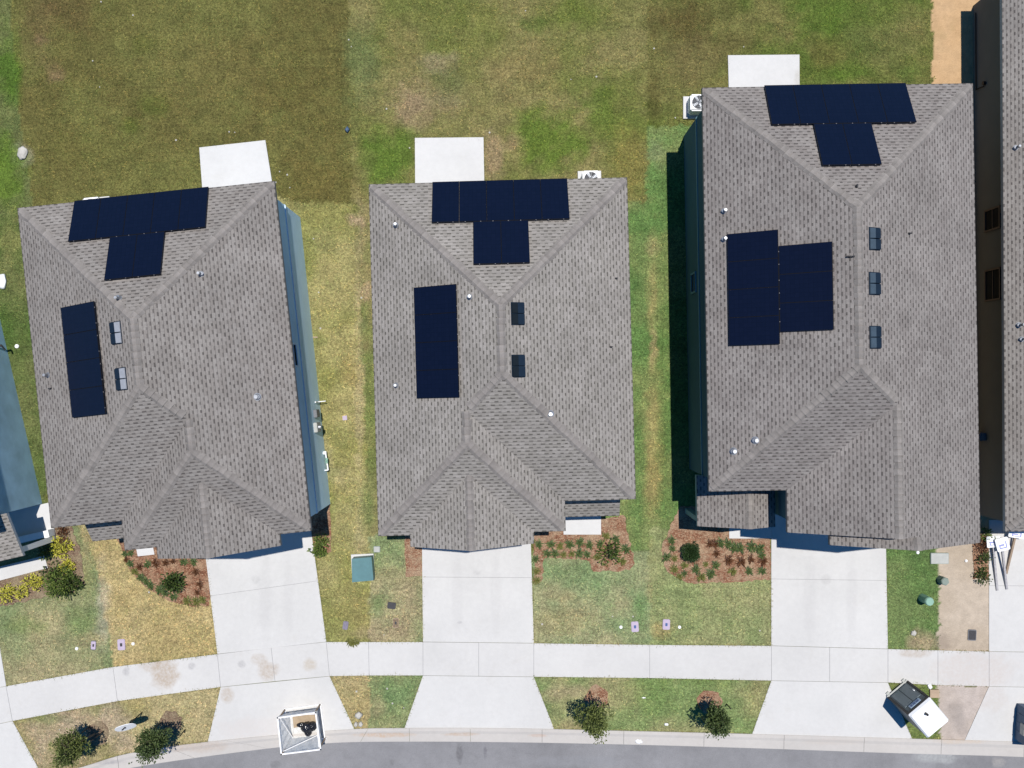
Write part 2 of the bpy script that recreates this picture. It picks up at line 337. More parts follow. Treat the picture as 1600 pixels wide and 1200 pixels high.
# ------------------------------------------------------------------ mesh helper
class MB:
    def __init__(self):
        self.v = []; self.f = []; self.mi = []; self.uv = {}
    def quad(self, *pts, m=0, uv=None):
        b = len(self.v); self.v += [tuple(p) for p in pts]
        self.f.append(tuple(range(b, b + len(pts)))); self.mi.append(m)
        if uv: self.uv[len(self.f) - 1] = uv
        return self
    face = quad
    def hexa(self, bot, top, m=0):
        b = len(self.v); self.v += [tuple(p) for p in bot] + [tuple(p) for p in top]
        n = len(bot)
        self.f.append(tuple(b + i for i in reversed(range(n)))); self.f.append(tuple(b + n + i for i in range(n)))
        self.mi += [m, m]
        for i in range(n):
            j = (i + 1) % n
            self.f.append((b + i, b + j, b + n + j, b + n + i)); self.mi.append(m)
        return self
    def box(self, c, s, rz=0.0, m=0, M=None, taper=1.0):
        x, y, z = s[0] / 2, s[1] / 2, s[2] / 2
        R = Matrix.Rotation(rz, 4, 'Z')
        T = Matrix.Translation(c) @ R
        if M is not None: T = M @ T
        bot = [T @ Vector(q) for q in ((-x, -y, -z), (x, -y, -z), (x, y, -z), (-x, y, -z))]
        top = [T @ Vector(q) for q in ((-x * taper, -y * taper, z), (x * taper, -y * taper, z), (x * taper, y * taper, z), (-x * taper, y * taper, z))]
        return self.hexa(bot, top, m)
    def prism(self, pts, z0, z1, m=0):
        a = 0
        for i in range(len(pts)):
            p, q = pts[i], pts[(i + 1) % len(pts)]
            a += p[0] * q[1] - q[0] * p[1]
        if a < 0: pts = list(reversed(pts))
        return self.hexa([(p[0], p[1], z0) for p in pts], [(p[0], p[1], z1) for p in pts], m)
    def tube(self, a, b, r0, r1=None, n=8, m=0):
        r1 = r0 if r1 is None else r1
        a = Vector(a); b = Vector(b); d = (b - a).normalized()
        e = d.orthogonal().normalized(); g = d.cross(e)
        A = [a + (e * math.cos(2 * math.pi * i / n) + g * math.sin(2 * math.pi * i / n)) * r0 for i in range(n)]
        B = [b + (e * math.cos(2 * math.pi * i / n) + g * math.sin(2 * math.pi * i / n)) * r1 for i in range(n)]
        return self.hexa(A, B, m)
    def path(self, pts, r0, r1, n=7, m=0):
        for i in range(len(pts) - 1):
            k0 = i / (len(pts) - 1); k1 = (i + 1) / (len(pts) - 1)
            self.tube(pts[i], pts[i + 1], r0 + (r1 - r0) * k0, r0 + (r1 - r0) * k1, n, m)
        return self
    def build(self, name, mats, parent=None, smooth=False, bevel=0.0, loc=None):
        me = bpy.data.meshes.new(name)
        off = Vector(loc) if loc is not None else Vector((0, 0, 0))
        if parent is not None and loc is None: off = parent.matrix_world.translation if False else PO.get(parent.name, Vector((0, 0, 0)))
        me.from_pydata([tuple(Vector(v) - off) for v in self.v], [], self.f)
        if not isinstance(mats, (list, tuple)): mats = [mats]
        for q in mats: me.materials.append(q)
        for i, po in enumerate(me.polygons):
            po.material_index = self.mi[i]; po.use_smooth = smooth
        if self.uv:
            ul = me.uv_layers.new(name='UVMap')
            for fi, uvs in self.uv.items():
                for k, li in enumerate(me.polygons[fi].loop_indices): ul.data[li].uv = uvs[k]
        me.update()
        o = bpy.data.objects.new(name, me); COL.objects.link(o)
        if parent is not None: o.parent = parent
        if loc is not None: o.location = loc; PO[o.name] = off
        elif parent is not None: PO[o.name] = off
        if bevel:
            bm = bmesh.new(); bm.from_mesh(me)
            bmesh.ops.remove_doubles(bm, verts=bm.verts, dist=1e-5)
            bmesh.ops.bevel(bm, geom=bm.edges[:], offset=bevel, segments=2, affect='EDGES', clamp_overlap=True)
            bm.to_mesh(me); bm.free()
        return o
PO = {}

def tag(o, label, cat, group=None):
    o['label'] = label; o['category'] = cat
    if group: o['group'] = group
    return o
def empty(name, loc, label, cat, group=None):
    o = bpy.data.objects.new(name, None); COL.objects.link(o)
    o.location = loc; o.empty_display_size = 0.3
    PO[o.name] = Vector(loc)
    return tag(o, label, cat, group)
def structure(o, kind='structure'):
    o['kind'] = kind
    return o

# ------------------------------------------------------------------ numpy noise
def vnoise(x, y, scale, seed):
    X = x * scale + seed * 17.3; Y = y * scale - seed * 9.1
    xi = np.floor(X).astype(np.int64); yi = np.floor(Y).astype(np.int64)
    fx = X - xi; fy = Y - yi
    fx = fx * fx * (3 - 2 * fx); fy = fy * fy * (3 - 2 * fy)
    def h(a, b):
        n = (a * 374761393 + b * 668265263 + seed * 1274126177) & 0x7fffffff
        n = ((n ^ (n >> 13)) * 1274126177) & 0x7fffffff
        return ((n ^ (n >> 16)) & 0xffff) / 65535.0
    return (h(xi, yi) * (1 - fx) + h(xi + 1, yi) * fx) * (1 - fy) + (h(xi, yi + 1) * (1 - fx) + h(xi + 1, yi + 1) * fx) * fy
def fbm(x, y, s, seed, o=4):
    r = 0; a = 0.5; tot = 0
    for i in range(o):
        r = r + a * vnoise(x, y, s * 2 ** i, seed + i); tot += a; a *= 0.55
    return r / tot

# ------------------------------------------------------------------ ground
REG = [  # (polygon in survey pixels, tone a, tone b, mottling scale)
 ([(-300,-200),(8,-200),(15,0),(30,190),(50,322),(60,480),(80,880),(-300,880)], (.075,.125,.03), (.135,.155,.055), .5),
 ([(12,-200),(543,-200),(546,150),(550,318),(52,326),(30,190),(15,0)], (.132,.122,.038), (.152,.152,.046), .55),
 ([(543,-200),(1012,-200),(1012,320),(550,318),(546,150)], (.15,.165,.045), (.215,.195,.075), .4),
 ([(1012,-200),(1458,-200),(1462,150),(1095,150),(1090,200),(1012,200)], (.100,.138,.028), (.165,.16,.052), .5),
 ([(1455,-200),(1700,-200),(1700,830),(1462,830)], (.56,.37,.20), (.60,.42,.25), .3),
 ([(1010,198),(1100,198),(1100,800),(1000,900),(940,860),(970,315),(1010,315)], (.118,.21,.062), (.19,.235,.085), .7),
 ([(420,300),(466,318),(551,317),(580,700),(590,850),(577,1006),(508,1006),(488,840)], (.255,.25,.085), (.325,.295,.125), .55),
 ([(560,318),(620,318),(620,860),(576,860)], (.17,.20,.065), (.26,.225,.10), .6),
 ([(576,838),(664,838),(664,1006),(578,1006)], (.215,.27,.125), (.33,.295,.165), .5),
 ([(830,860),(1015,860),(1015,1010),(830,1010)], (.215,.285,.135), (.32,.31,.17), .5),
 ([(1015,820),(1208,890),(1208,1012),(1015,1010)], (.235,.28,.118), (.30,.30,.145), .5),
 ([(120,815),(200,850),(345,930),(345,1024),(177,1046),(163,960),(150,880)], (.40,.32,.145), (.44,.36,.18), .5),
 ([(-300,920),(120,820),(150,880),(163,960),(177,1046),(0,1080),(-300,1150)], (.20,.245,.115), (.33,.305,.165), .45),
 ([(-100,1150),(20,1126),(184,1093),(197,1200),(60,1230)], (.26,.24,.10), (.40,.31,.20), .5),
 ([(182,1093),(350,1070),(330,1165),(195,1215)], (.35,.295,.135), (.395,.335,.175), .5),
 ([(510,1053),(577,1053),(577,1145),(550,1145)], (.345,.285,.125), (.38,.315,.16), .5),
 ([(577,1053),(665,1053),(640,1145),(577,1145)], (.165,.24,.10), (.26,.27,.13), .5),
 ([(830,1054),(1210,1060),(1180,1152),(860,1148)], (.195,.26,.10), (.30,.29,.14), .5),
 ([(1382,840),(1465,850),(1469,1020),(1384,1020)], (.105,.18,.055), (.16,.22,.08), .6),
 ([(1465,830),(1550,830),(1550,1022),(1468,1022)], (.47,.388,.295), (.53,.445,.35), .4),
 ([(1383,1062),(1466,1066),(1470,1160),(1425,1162)], (.14,.19,.055), (.24,.23,.09), .6),
 ([(1464,1068),(1548,1070),(1512,1162),(1470,1160)], (.47,.40,.34), (.52,.45,.40), .5),
]
SPOT = [  # px, py, rx, ry, tone, strength
 (240,165,22,18,(.085,.115,.02),.55),(205,196,16,10,(.09,.12,.02),.55),(225,70,18,12,(.09,.12,.02),.4),(60,38,26,60,(.15,.105,.05),.4),(108,22,30,30,(.12,.085,.035),.5),
 (85,118,16,10,(.26,.17,.10),.5),(65,62,14,8,(.24,.16,.09),.5),(35,240,14,16,(.36,.33,.26),.55),(120,235,60,30,(.13,.125,.035),.5),(330,110,90,60,(.16,.135,.045),.5),
 (450,150,40,30,(.12,.10,.03),.5),(500,140,60,90,(.122,.105,.032),.5),(500,285,60,40,(.14,.115,.034),.6),(12,110,20,50,(.07,.145,.015),.8),(10,270,26,50,(.10,.17,.02),.8),(20,380,20,40,(.26,.24,.09),.5),
 (565,100,26,60,(.13,.165,.06),.7),(660,160,46,24,(.28,.215,.125),.6),(643,170,26,30,(.31,.22,.14),.45),(690,95,26,16,(.30,.24,.15),.6),(625,70,30,30,(.24,.19,.08),.5),(700,130,26,24,(.13,.14,.06),.5),
 (600,250,34,44,(.10,.165,.025),.85),(620,235,30,30,(.10,.165,.025),.6),(860,215,55,45,(.10,.165,.022),.85),(935,160,20,30,(.10,.155,.025),.7),(905,130,40,20,(.12,.16,.03),.6),(955,195,60,20,(.12,.17,.03),.6),(770,245,16,34,(.34,.24,.15),.6),
 (760,45,40,40,(.13,.165,.03),.5),(890,20,40,20,(.11,.155,.025),.6),(830,40,20,12,(.10,.15,.03),.6),(820,110,50,40,(.23,.185,.075),.6),(800,225,12,14,(.33,.23,.13),.6),(985,255,22,50,(.24,.20,.06),.6),
 (1060,35,40,36,(.085,.062,.022),.7),(1130,15,30,16,(.075,.08,.022),.6),(1150,70,40,20,(.09,.075,.026),.5),(1080,90,40,34,(.15,.12,.05),.5),(1020,150,10,40,(.08,.065,.02),.5),(1290,30,40,40,(.08,.14,.02),.7),(1380,20,30,30,(.085,.145,.02),.7),(1330,110,30,14,(.085,.15,.02),.7),(1390,60,60,40,(.17,.165,.06),.5),(1350,70,20,16,(.07,.10,.025),.5),(1290,80,30,20,(.15,.12,.04),.5),(1420,110,22,14,(.09,.14,.03),.6),
 (1018,470,7,60,(.33,.27,.12),.6),(1021,540,6,30,(.42,.30,.17),.6),(1018,390,10,16,(.36,.30,.15),.6),(1022,690,11,110,(.34,.28,.12),.7),(1018,760,12,60,(.30,.25,.10),.6),(1000,450,14,120,(.10,.19,.06),.5),(995,700,10,120,(.10,.19,.055),.6),(1036,600,10,200,(.11,.18,.05),.5),(1025,235,16,20,(.22,.24,.13),.5),
 (560,420,5,90,(.40,.33,.18),.5),(562,640,6,140,(.42,.35,.20),.6),(566,540,5,40,(.13,.16,.06),.6),(562,860,8,60,(.36,.31,.17),.5),(558,345,12,10,(.38,.27,.19),.7),(575,455,8,14,(.42,.30,.2),.6),(480,400,18,40,(.16,.19,.045),.5),(490,530,16,20,(.15,.19,.05),.4),(545,580,14,20,(.33,.24,.10),.4),(530,745,26,14,(.38,.33,.18),.5),(510,720,10,24,(.37,.33,.18),.5),(510,780,12,40,(.19,.21,.06),.4),(575,790,14,40,(.15,.20,.07),.6),
 (560,950,24,30,(.33,.26,.11),.4),(590,945,12,20,(.14,.23,.08),.6),(640,940,14,60,(.33,.27,.16),.5),(620,900,40,14,(.34,.30,.16),.5),(600,990,60,10,(.36,.28,.17),.4),
 (885,935,24,10,(.34,.29,.15),.5),(880,970,40,20,(.30,.27,.13),.5),(1000,960,14,30,(.12,.22,.075),.6),(1033,985,14,10,(.30,.23,.10),.6),(900,895,40,20,(.15,.23,.10),.6),(1014,920,6,30,(.33,.28,.14),.5),
 (160,950,10,60,(.38,.35,.28),.5),(133,850,14,60,(.31,.27,.14),.8),(138,905,12,30,(.22,.24,.10),.5),(40,975,26,14,(.14,.22,.06),.5),(40,1060,80,24,(.36,.31,.18),.6),(130,970,20,20,(.15,.21,.07),.5),(140,1000,24,10,(.32,.27,.15),.5),
 (160,1110,40,10,(.17,.21,.06),.5),(80,1122,26,8,(.14,.22,.07),.6),(120,1140,50,26,(.42,.33,.24),.6),(175,1130,22,30,(.43,.34,.25),.6),(65,1165,12,30,(.40,.32,.22),.6),(190,1165,22,14,(.43,.34,.25),.5),
 (590,1100,12,14,(.34,.29,.16),.5),(895,1080,30,12,(.36,.29,.18),.6),(860,1090,20,10,(.34,.28,.17),.4),(1010,1085,40,30,(.12,.21,.05),.4),(1100,1060,50,14,(.13,.21,.05),.4),(1180,1090,20,40,(.31,.28,.13),.5),(900,1135,30,8,(.33,.27,.14),.5),
 (1440,1005,20,14,(.42,.32,.21),.7),(1475,1005,14,14,(.30,.24,.19),.5),(1490,1110,14,14,(.36,.31,.27),.6),(1500,1125,10,16,(.33,.29,.26),.6),
]
def inpoly(px, py, poly):
    r = np.zeros(px.shape, bool); n = len(poly); j = n - 1
    for i in range(n):
        xi, yi = poly[i]; xj, yj = poly[j]
        c = ((yi > py) != (yj > py)) & (px < (xj - xi) * (py - yi) / ((yj - yi) + 1e-9) + xi)
        r ^= c; j = i
    return r
ROAD_TOP = [(-300,1276),(60,1234),(205,1200),(400,1172),(520,1161),(640,1159),(800,1160),(1000,1164),(1200,1170),(1400,1177),(1600,1183),(1900,1196)]
KERB_TOP = [(-300,1252),(60,1212),(200,1177),(330,1158),(530,1140),(640,1137),(800,1137.5),(1000,1142),(1200,1147),(1400,1153),(1600,1159),(1900,1172)]
GRID = {}
def make_lawn():
    st = 0.11
    xs = np.arange(-26.5, 26.51, st); ys = np.arange(-19.5, 20.01, st)
    X, Y = np.meshgrid(xs, ys); nx, ny = len(xs), len(ys)
    jx = (fbm(X, Y, 3.0, 3) - .5) * .35; jy = (fbm(X, Y, 3.0, 11) - .5) * .35
    PX = (X + jx) * 34.5 + 800; PY = 600 - (Y + jy) * 34.5
    C = np.zeros((ny, nx, 3)); C[:] = (.16, .17, .05); GA = np.ones((ny, nx))
    for poly, a, b, sc in REG:
        k = inpoly(PX, PY, poly)
        n = np.clip((fbm(X, Y, sc, len(poly) + 5, 5) - .36) / .28, 0, 1)[..., None]
        GA[k] = 0.0 if a in ((.56,.37,.20), (.47,.388,.295), (.47,.40,.34)) else 1.0
        C = np.where(k[..., None], np.array(a) * (1 - n) + np.array(b) * n, C)
    wob = fbm(X, Y, 1.6, 23, 4)
    for (cx, cy, rx, ry, col, s) in SPOT:
        d = np.sqrt(((PX - cx) / rx) ** 2 + ((PY - cy) / ry) ** 2) * .8 + (wob - .5) * 1.3
        f = (np.clip((1.15 - d) / .75, 0, 1) * s)[..., None]
        C = C * (1 - f) + np.array(col) * f
    me = bpy.data.meshes.new('lawn')
    Z = (fbm(X, Y, .8, 41, 3) - .5) * .02 - .004
    RX = np.interp(800 + X * 34.5, [p[0] for p in KERB_TOP], [p[1] for p in KERB_TOP]); Z = np.where(600 - Y * 34.5 > RX + 5, -.3, Z)
    V = np.stack([X, Y, Z], -1).reshape(-1, 3)
    idx = np.arange(nx * ny).reshape(ny, nx)
    F = np.stack([idx[:-1, :-1], idx[:-1, 1:], idx[1:, 1:], idx[1:, :-1]], -1).reshape(-1, 4)
    me.vertices.add(len(V)); me.vertices.foreach_set('co', V.ravel())
    me.loops.add(F.size); me.loops.foreach_set('vertex_index', F.ravel().astype(np.int32))
    me.polygons.add(len(F)); me.polygons.foreach_set('loop_start', np.arange(0, F.size, 4, dtype=np.int32)); me.polygons.foreach_set('loop_total', np.full(len(F), 4, np.int32))
    me.update(calc_edges=True); me.validate()
    ca = me.color_attributes.new('tone', 'FLOAT_COLOR', 'POINT')
    rgba = np.concatenate([C.reshape(-1, 3), GA.reshape(-1, 1)], 1)
    ca.data.foreach_set('color', rgba.ravel().astype(np.float32))
    me.materials.append(M_turf)
    GRID.update(C=C, GA=GA, x0=xs[0], y0=ys[0], st=st)
    o = bpy.data.objects.new('lawn', me); COL.objects.link(o)
    return structure(o)
make_lawn()
M_far = plain('far_grass', (.15, .16, .05), .95, var=.3, scale=.4)
g = MB().quad((-900, -900, -.12), (900, -900, -.12), (900, 900, -.12), (-900, 900, -.12)).build('ground', M_far)
structure(g)

def P2(pts): return [tuple(W(*p).xy) for p in pts]
def ragged(pts, step=.14, amp=.05, closed=True):
    out = []
    n = len(pts)
    for i in range(n if closed else n - 1):
        a = Vector(pts[i]); b = Vector(pts[(i + 1) % n]); L = (b - a).length
        k = max(1, int(L / step)); nn = Vector((-(b - a).y, (b - a).x)) / max(L, 1e-6)
        for j in range(k):
            p = a.lerp(b, j / k)
            if j: p = p + nn * random.uniform(-amp, amp)
            out.append((p.x, p.y))
    return out
HARD = []
def slab(name, polys, z, mat):
    mb = MB()
    if name in ('patio', 'path'): HARD.extend(polys)
    for p in polys: mb.prism(P2(p), -.08, z)
    for a, b in zip(polys, polys[1:]):      # mortar strip closing the control joint a few mm below the surface
        best = None
        for i in range(4):
            for j in range(4):
                e = (Vector(a[i]) + Vector(a[(i + 1) % 4])) / 2; f = (Vector(b[j]) + Vector(b[(j + 1) % 4])) / 2
                if best is None or (e - f).length < best[0]: best = ((e - f).length, i, j)
        if best[0] < 4:
            i, j = best[1], best[2]
            mb.prism(P2([a[i], a[(i + 1) % 4], b[j], b[(j + 1) % 4]]), -.08, z - .012, m=1)
    return structure(mb.build(name, [mat, M_joint]))

# road, kerb, pavement, drives
def dense(pl, n=8):
    out = []
    P = [Vector(p) for p in pl]
    for i in range(len(P) - 1):
        p0 = P[max(i - 1, 0)]; p1 = P[i]; p2 = P[i + 1]; p3 = P[min(i + 2, len(P) - 1)]
        for k in range(n):
            s = k / n
            out.append(0.5 * ((2 * p1) + (p2 - p0) * s + (2 * p0 - 5 * p1 + 4 * p2 - p3) * s * s + (3 * p1 - p0 - 3 * p2 + p3) * s ** 3))
    out.append(P[-1]); return out
rt = [W(p.x, p.y) for p in dense(ROAD_TOP)]; kt = [W(p.x, p.y) for p in dense(KERB_TOP)]
mb = MB()
for i in range(len(rt) - 1):
    a, b = rt[i], rt[i + 1]
    mb.quad((a.x, a.y + .02, -.03), (a.x, -32, -.03), (b.x, -32, -.03), (b.x, b.y + .02, -.03))
structure(mb.build('road', M_asph))
mb = MB()
prof = [(0, -.06), (0.0, .045), (.03, .06), (.22, .062), (.42, .02), (.97, -.004), (1.0, -.01), (1.0, -.06)]
for i in range(len(kt) - 1):
    joint = (i % 5 == 4)
    for j in range(len(prof) - 1):
        q = []
        for (k, pj) in ((i, j), (i, j + 1), (i + 1, j + 1), (i + 1, j)):
            f, z = prof[pj]; A_ = kt[i + 1].lerp(kt[i], .012 / max(.1, (kt[i + 1] - kt[i]).length)) if (joint and k == i + 1) else kt[k]; B_ = rt[i + 1].lerp(rt[i], .012 / max(.1, (rt[i + 1] - rt[i]).length)) if (joint and k == i + 1) else rt[k]; c = A_.lerp(B_, f)
            q.append((c.x, c.y, z))
        mb.quad(*q)
structure(mb.build('kerb', M_kerb, smooth=False))

SWL = [(-260,1120,-240,1176),(-120,1100,-105,1152),(10,1072,20,1126),(177,1042,184,1095),(340,1022,345,1073),(424,1012,430,1064),(510,1003,515,1056),(576,1003,577,1055),(661,1003,661,1055),(748,1004,748,1056),(834,1005,834,1057),(1015,1007.5,1015,1059),(1205,1009,1205,1063),(1296,1011.5,1296,1064.5),(1387,1014,1387,1066),(1465,1016,1465,1070),(1545,1018,1545,1072),(1760,1021,1760,1076)]
G = .3
sw = []
for i in range(len(SWL) - 1):
    a, b = SWL[i], SWL[i + 1]
    sw.append([(a[0] + G, a[1]), (b[0] - G, b[1]), (b[2] - G, b[3]), (a[2] + G, a[3])])
slab('sidewalk', sw, .03, M_side)
def drive(top, sw_t, sw_b, foot):
    g = .7
    def cut(q, n):
        (a, b), (c, d) = q
        res = []
        for k in range(n):
            f0, f1 = k / n, (k + 1) / n
            l0 = Vector(a).lerp(Vector(c), f0); l1 = Vector(a).lerp(Vector(c), f1); r0 = Vector(b).lerp(Vector(d), f0); r1 = Vector(b).lerp(Vector(d), f1)
            res.append([(l0.x, l0.y + .25), (r0.x, r0.y + .25), (r1.x, r1.y - .25), (l1.x, l1.y - .25)])
        return res
    t2 = ((sw_t[0][0], sw_t[0][1] - .3), (sw_t[1][0], sw_t[1][1] - .3))
    return cut((top, t2), 2), cut(((((sw_b[0][0], sw_b[0][1] + .3)), (sw_b[1][0], sw_b[1][1] + .3)), foot), 1)
DR = [(((318, 840), (484, 812)), ((340, 1022), (510, 1003)), ((345, 1073), (515, 1056)), ((325, 1159), (554, 1139.5))),
      (((659, 800), (828, 800)), ((661, 1003), (834, 1005)), ((661, 1055), (834, 1057)), ((632, 1138), (866, 1140))),
      (((1205, 800), (1383, 800)), ((1205, 1009), (1387, 1014)), ((1205, 1063), (1387, 1066)), ((1175, 1147), (1425, 1154.5))),
      (((1545, 812), (1760, 812)), ((1545, 1018), (1760, 1021)), ((1545, 1072), (1760, 1076)), ((1507, 1157), (1800, 1167))),
      (((-130, 980), (-10, 950)), ((-120, 1100), (10, 1072)), ((-105, 1152), (20, 1126)), ((-120, 1233), (66, 1211)))]
for d in DR:
    a, b = drive(*d)
    slab('driveway', a + b, .026, M_drive)
for q in ([(312, 231), (415, 219.5), (428, 300), (318, 312)], [(648.5, 216), (755.5, 215), (757, 300), (649, 300)], [(1137, 87), (1248.5, 86), (1249, 170), (1139, 170)]):
    slab('patio', [q], .06, M_patio)
slab('path', [[(880, 790), (939, 790), (939, 835), (880.5, 835)]], .05, M_patio)
slab('path', [[(212, 850), (238, 846), (242, 866), (216, 869)]], .05, M_patio)
slab('path', [[(1139, 800), (1204.5, 800), (1204.5, 841), (1139, 841)]], .05, M_patio)
slab('path', [[(-80, 905), (70, 868), (75.5, 887), (-80, 928)]], .05, M_drive)

MULCH = []
def sheet(name, pts, z, mat, amp=.06):
    MULCH.append(pts)
    p = ragged(P2(pts), amp=amp)
    mb = MB(); mb.prism(p, -.05, z)
    return structure(mb.build(name, mat))
sheet('mulch_bed', [(180,835),(330,840),(327,946),(300,948),(262,938),(225,915),(203,890)], .02, M_mulch_red, .04)
sheet('mulch_bed', [(632,830),(659,840),(659.5,900),(634,902)], .02, M_mulch_tan, .04)
sheet('mulch_bed', [(835,820),(900,815),(975,805),(982,835),(992,880),(983,891),(927,893),(920,877),(905,872),(850,873),(846,908),(834,911)], .02, M_mulch_tan)
sheet('mulch_bed', [(1047,820),(1065,790),(1140,800),(1204,835),(1204,906),(1140,910),(1075,911),(1042,893),(1033,860)], .02, M_mulch_tan)
sheet('mulch_bed', [(70,838),(80,815),(110,820),(128,868),(133,915),(110,928),(60,935),(0,948),(-90,962),(-90,915),(74,878)], .02, M_mulch_dull)
sheet('mulch_bed', [(1521,825),(1545,842),(1545,906),(1520,905)], .02, M_mulch_red)
sheet('mulch_bed', [(486,790),(515,776),(518,862),(500,868),(486,840)], .02, M_mulch_red, .03)
for c in ((152, 1146, 20), (268, 1128, 19), (933, 1090, 20), (1108, 1096, 20)):
    sheet('mulch_ring', [(c[0] + c[2] * math.cos(a * .42) * random.uniform(.8, 1.1), c[1] + c[2] * math.sin(a * .42) * random.uniform(.8, 1.1)) for a in range(15)], .014, M_mulch_tan if c[0] > 500 else M_mulch_dull, .03)

# ragged grass blades hanging over slab edges (uncountable)
def fringe(lines, dens=26):
    mb = MB()
    for (a, b, side) in lines:
        A = W(*a); B = W(*b); L = (B - A).length; d = (B - A) / L; nrm = Vector((-d.y, d.x, 0)) * side
        for k in range(int(L * dens)):
            f = random.random()
            p = A + d * (f * L) - nrm * random.uniform(-.01, .07)
            reach = max(.015, random.gauss(.05, .03)) * (1.5 if math.sin(f * L * 2.1 + A.x) > .5 else 1)
            e = p + nrm * reach + d * random.uniform(-.08, .08)
            w = d * random.uniform(.008, .018)
            h = random.uniform(.04, .09)
            mb.quad((p.x - w.x, p.y - w.y, 0), (p.x + w.x, p.y + w.y, 0), (e.x, e.y, h))
    return mb
FL = []
for i in range(len(SWL) - 1):
    a, b = SWL[i], SWL[i + 1]
    mid = (a[0] + b[0]) / 2
    if any(d[1][0][0] < mid < d[1][1][0] for d in DR): continue
    FL.append(((a[0], a[1]), (b[0], b[1]), -1)); FL.append(((a[2], a[3]), (b[2], b[3]), 1))
FL += [((323, 868), (340, 1022), 1), ((490, 838), (510, 1003), -1), ((661, 900), (661, 1003), 1), ((833, 910), (834, 1005), -1), ((1205, 905), (1205, 1009), 1), ((1385, 855), (1387, 1014), -1),
       ((345, 1073), (325, 1158), 1), ((515, 1056), (554, 1139), -1), ((661, 1055), (632, 1138), 1), ((834, 1057), (866, 1140), -1), ((1205, 1063), (1175, 1147), 1), ((1387, 1066), (1425, 1154), -1), ((20, 1126), (66, 1211), -1),
       ((649, 216), (756, 215), -1), ((312, 231), (415, 220), -1), ((1137, 87), (1249, 86), -1), ((648, 216), (649, 290), 1), ((756, 215), (757, 290), -1), ((1137, 87), (1139, 140), 1), ((1249, 86), (1249, 140), -1), ((312, 231), (318, 300), 1), ((415, 220), (428, 290), -1)]
for a, b in ((66, 200), (200, 325), (554, 632), (866, 1000), (1000, 1175), (1425, 1470)):
    ya = np.interp([a, b], [p[0] for p in KERB_TOP], [p[1] for p in KERB_TOP])
    FL.append(((a, ya[0]), (b, ya[1]), -1))
structure(fringe(FL).build('grass_fringe', M_blade), 'stuff')

def grass_blades(N=170000):
    r = np.random.default_rng(4)
    x = r.uniform(-23.6, 23.6, N); y = r.uniform(-17.2, 17.8, N)
    px = 800 + x * 34.5; py = 600 - y * 34.5
    i = np.clip(((x - GRID['x0']) / GRID['st']).astype(int), 0, GRID['C'].shape[1] - 1); j = np.clip(((y - GRID['y0']) / GRID['st']).astype(int), 0, GRID['C'].shape[0] - 1)
    ok = GRID['GA'][j, i] > .5
    ok &= py < np.interp(px, [p[0] for p in KERB_TOP], [p[1] for p in KERB_TOP]) - 1.5
    hard = [[(a[0], a[1] - 1), (b[0], b[1] - 1), (b[2], b[3] + 1), (a[2], a[3] + 1)] for a, b in zip(SWL, SWL[1:])]
    for d in DR: hard += [[d[0][0], d[0][1], d[1][1], d[1][0]], [d[2][0], d[2][1], d[3][1], d[3][0]]]
    hard += HARD + MULCH
    for q in hard: ok &= ~inpoly(px, py, q)
    ok &= r.random(N) < .25 + .75 * np.clip((fbm(x, y, 1.1, 77, 4) - .38) / .2, 0, 1)
    x, y, i, j = x[ok], y[ok], i[ok], j[ok]; n = len(x)
    a = r.uniform(0, 2 * np.pi, n); L = r.uniform(.05, .15, n); w = r.uniform(.008, .022, n); h = r.uniform(.015, .06, n)
    dx, dy = np.cos(a), np.sin(a)
    V = np.zeros((n, 3, 3))
    V[:, 0] = np.stack([x - dy * w, y + dx * w, np.zeros(n)], -1); V[:, 1] = np.stack([x + dy * w, y - dx * w, np.zeros(n)], -1); V[:, 2] = np.stack([x + dx * L, y + dy * L, h], -1)
    col = GRID['C'][j, i] * r.uniform(.62, 1.6, n)[:, None]
    dry = (r.random(n) < .3)[:, None]
    col = np.where(dry, col * np.array([1.55, 1.35, 1.25]), col * np.array([.9, 1.0, .88]))
    me = bpy.data.meshes.new('grass_blades')
    me.vertices.add(n * 3); me.vertices.foreach_set('co', V.ravel())
    me.loops.add(n * 3); me.loops.foreach_set('vertex_index', np.arange(n * 3, dtype=np.int32))
    me.polygons.add(n); me.polygons.foreach_set('loop_start', np.arange(0, n * 3, 3, dtype=np.int32)); me.polygons.foreach_set('loop_total', np.full(n, 3, np.int32))
    me.update(calc_edges=True)
    ca = me.color_attributes.new('tone', 'FLOAT_COLOR', 'POINT')
    ca.data.foreach_set('color', np.repeat(np.concatenate([col, np.ones((n, 1))], 1), 3, axis=0).astype(np.float32).ravel())
    m, t = newmat('loose_grass_blade'); t.bsdf(t.n('ShaderNodeVertexColor', layer_name='tone').outputs[0], 0.85, spec=0.15)
    me.materials.append(m)
    o = bpy.data.objects.new('grass_blades', me); COL.objects.link(o); structure(o, 'stuff')
grass_blades()

# ------------------------------------------------------------------ houses
E = 5.5; OV = .35
class Frame:
    def __init__(s, O, u, mirror=0.0):
        s.O = Vector((O[0], O[1])); s.u = Vector(u).normalized(); s.v = Vector((s.u.y, -s.u.x)); s.mw = mirror
    def p(s, x, d, z=0.0):
        if s.mw: x = s.mw - x
        q = s.O + s.u * x + s.v * d
        return Vector((q.x, q.y, z))
    def raw(s, x, d, z=0.0):
        q = s.O + s.u * x + s.v * d
        return Vector((q.x, q.y, z))

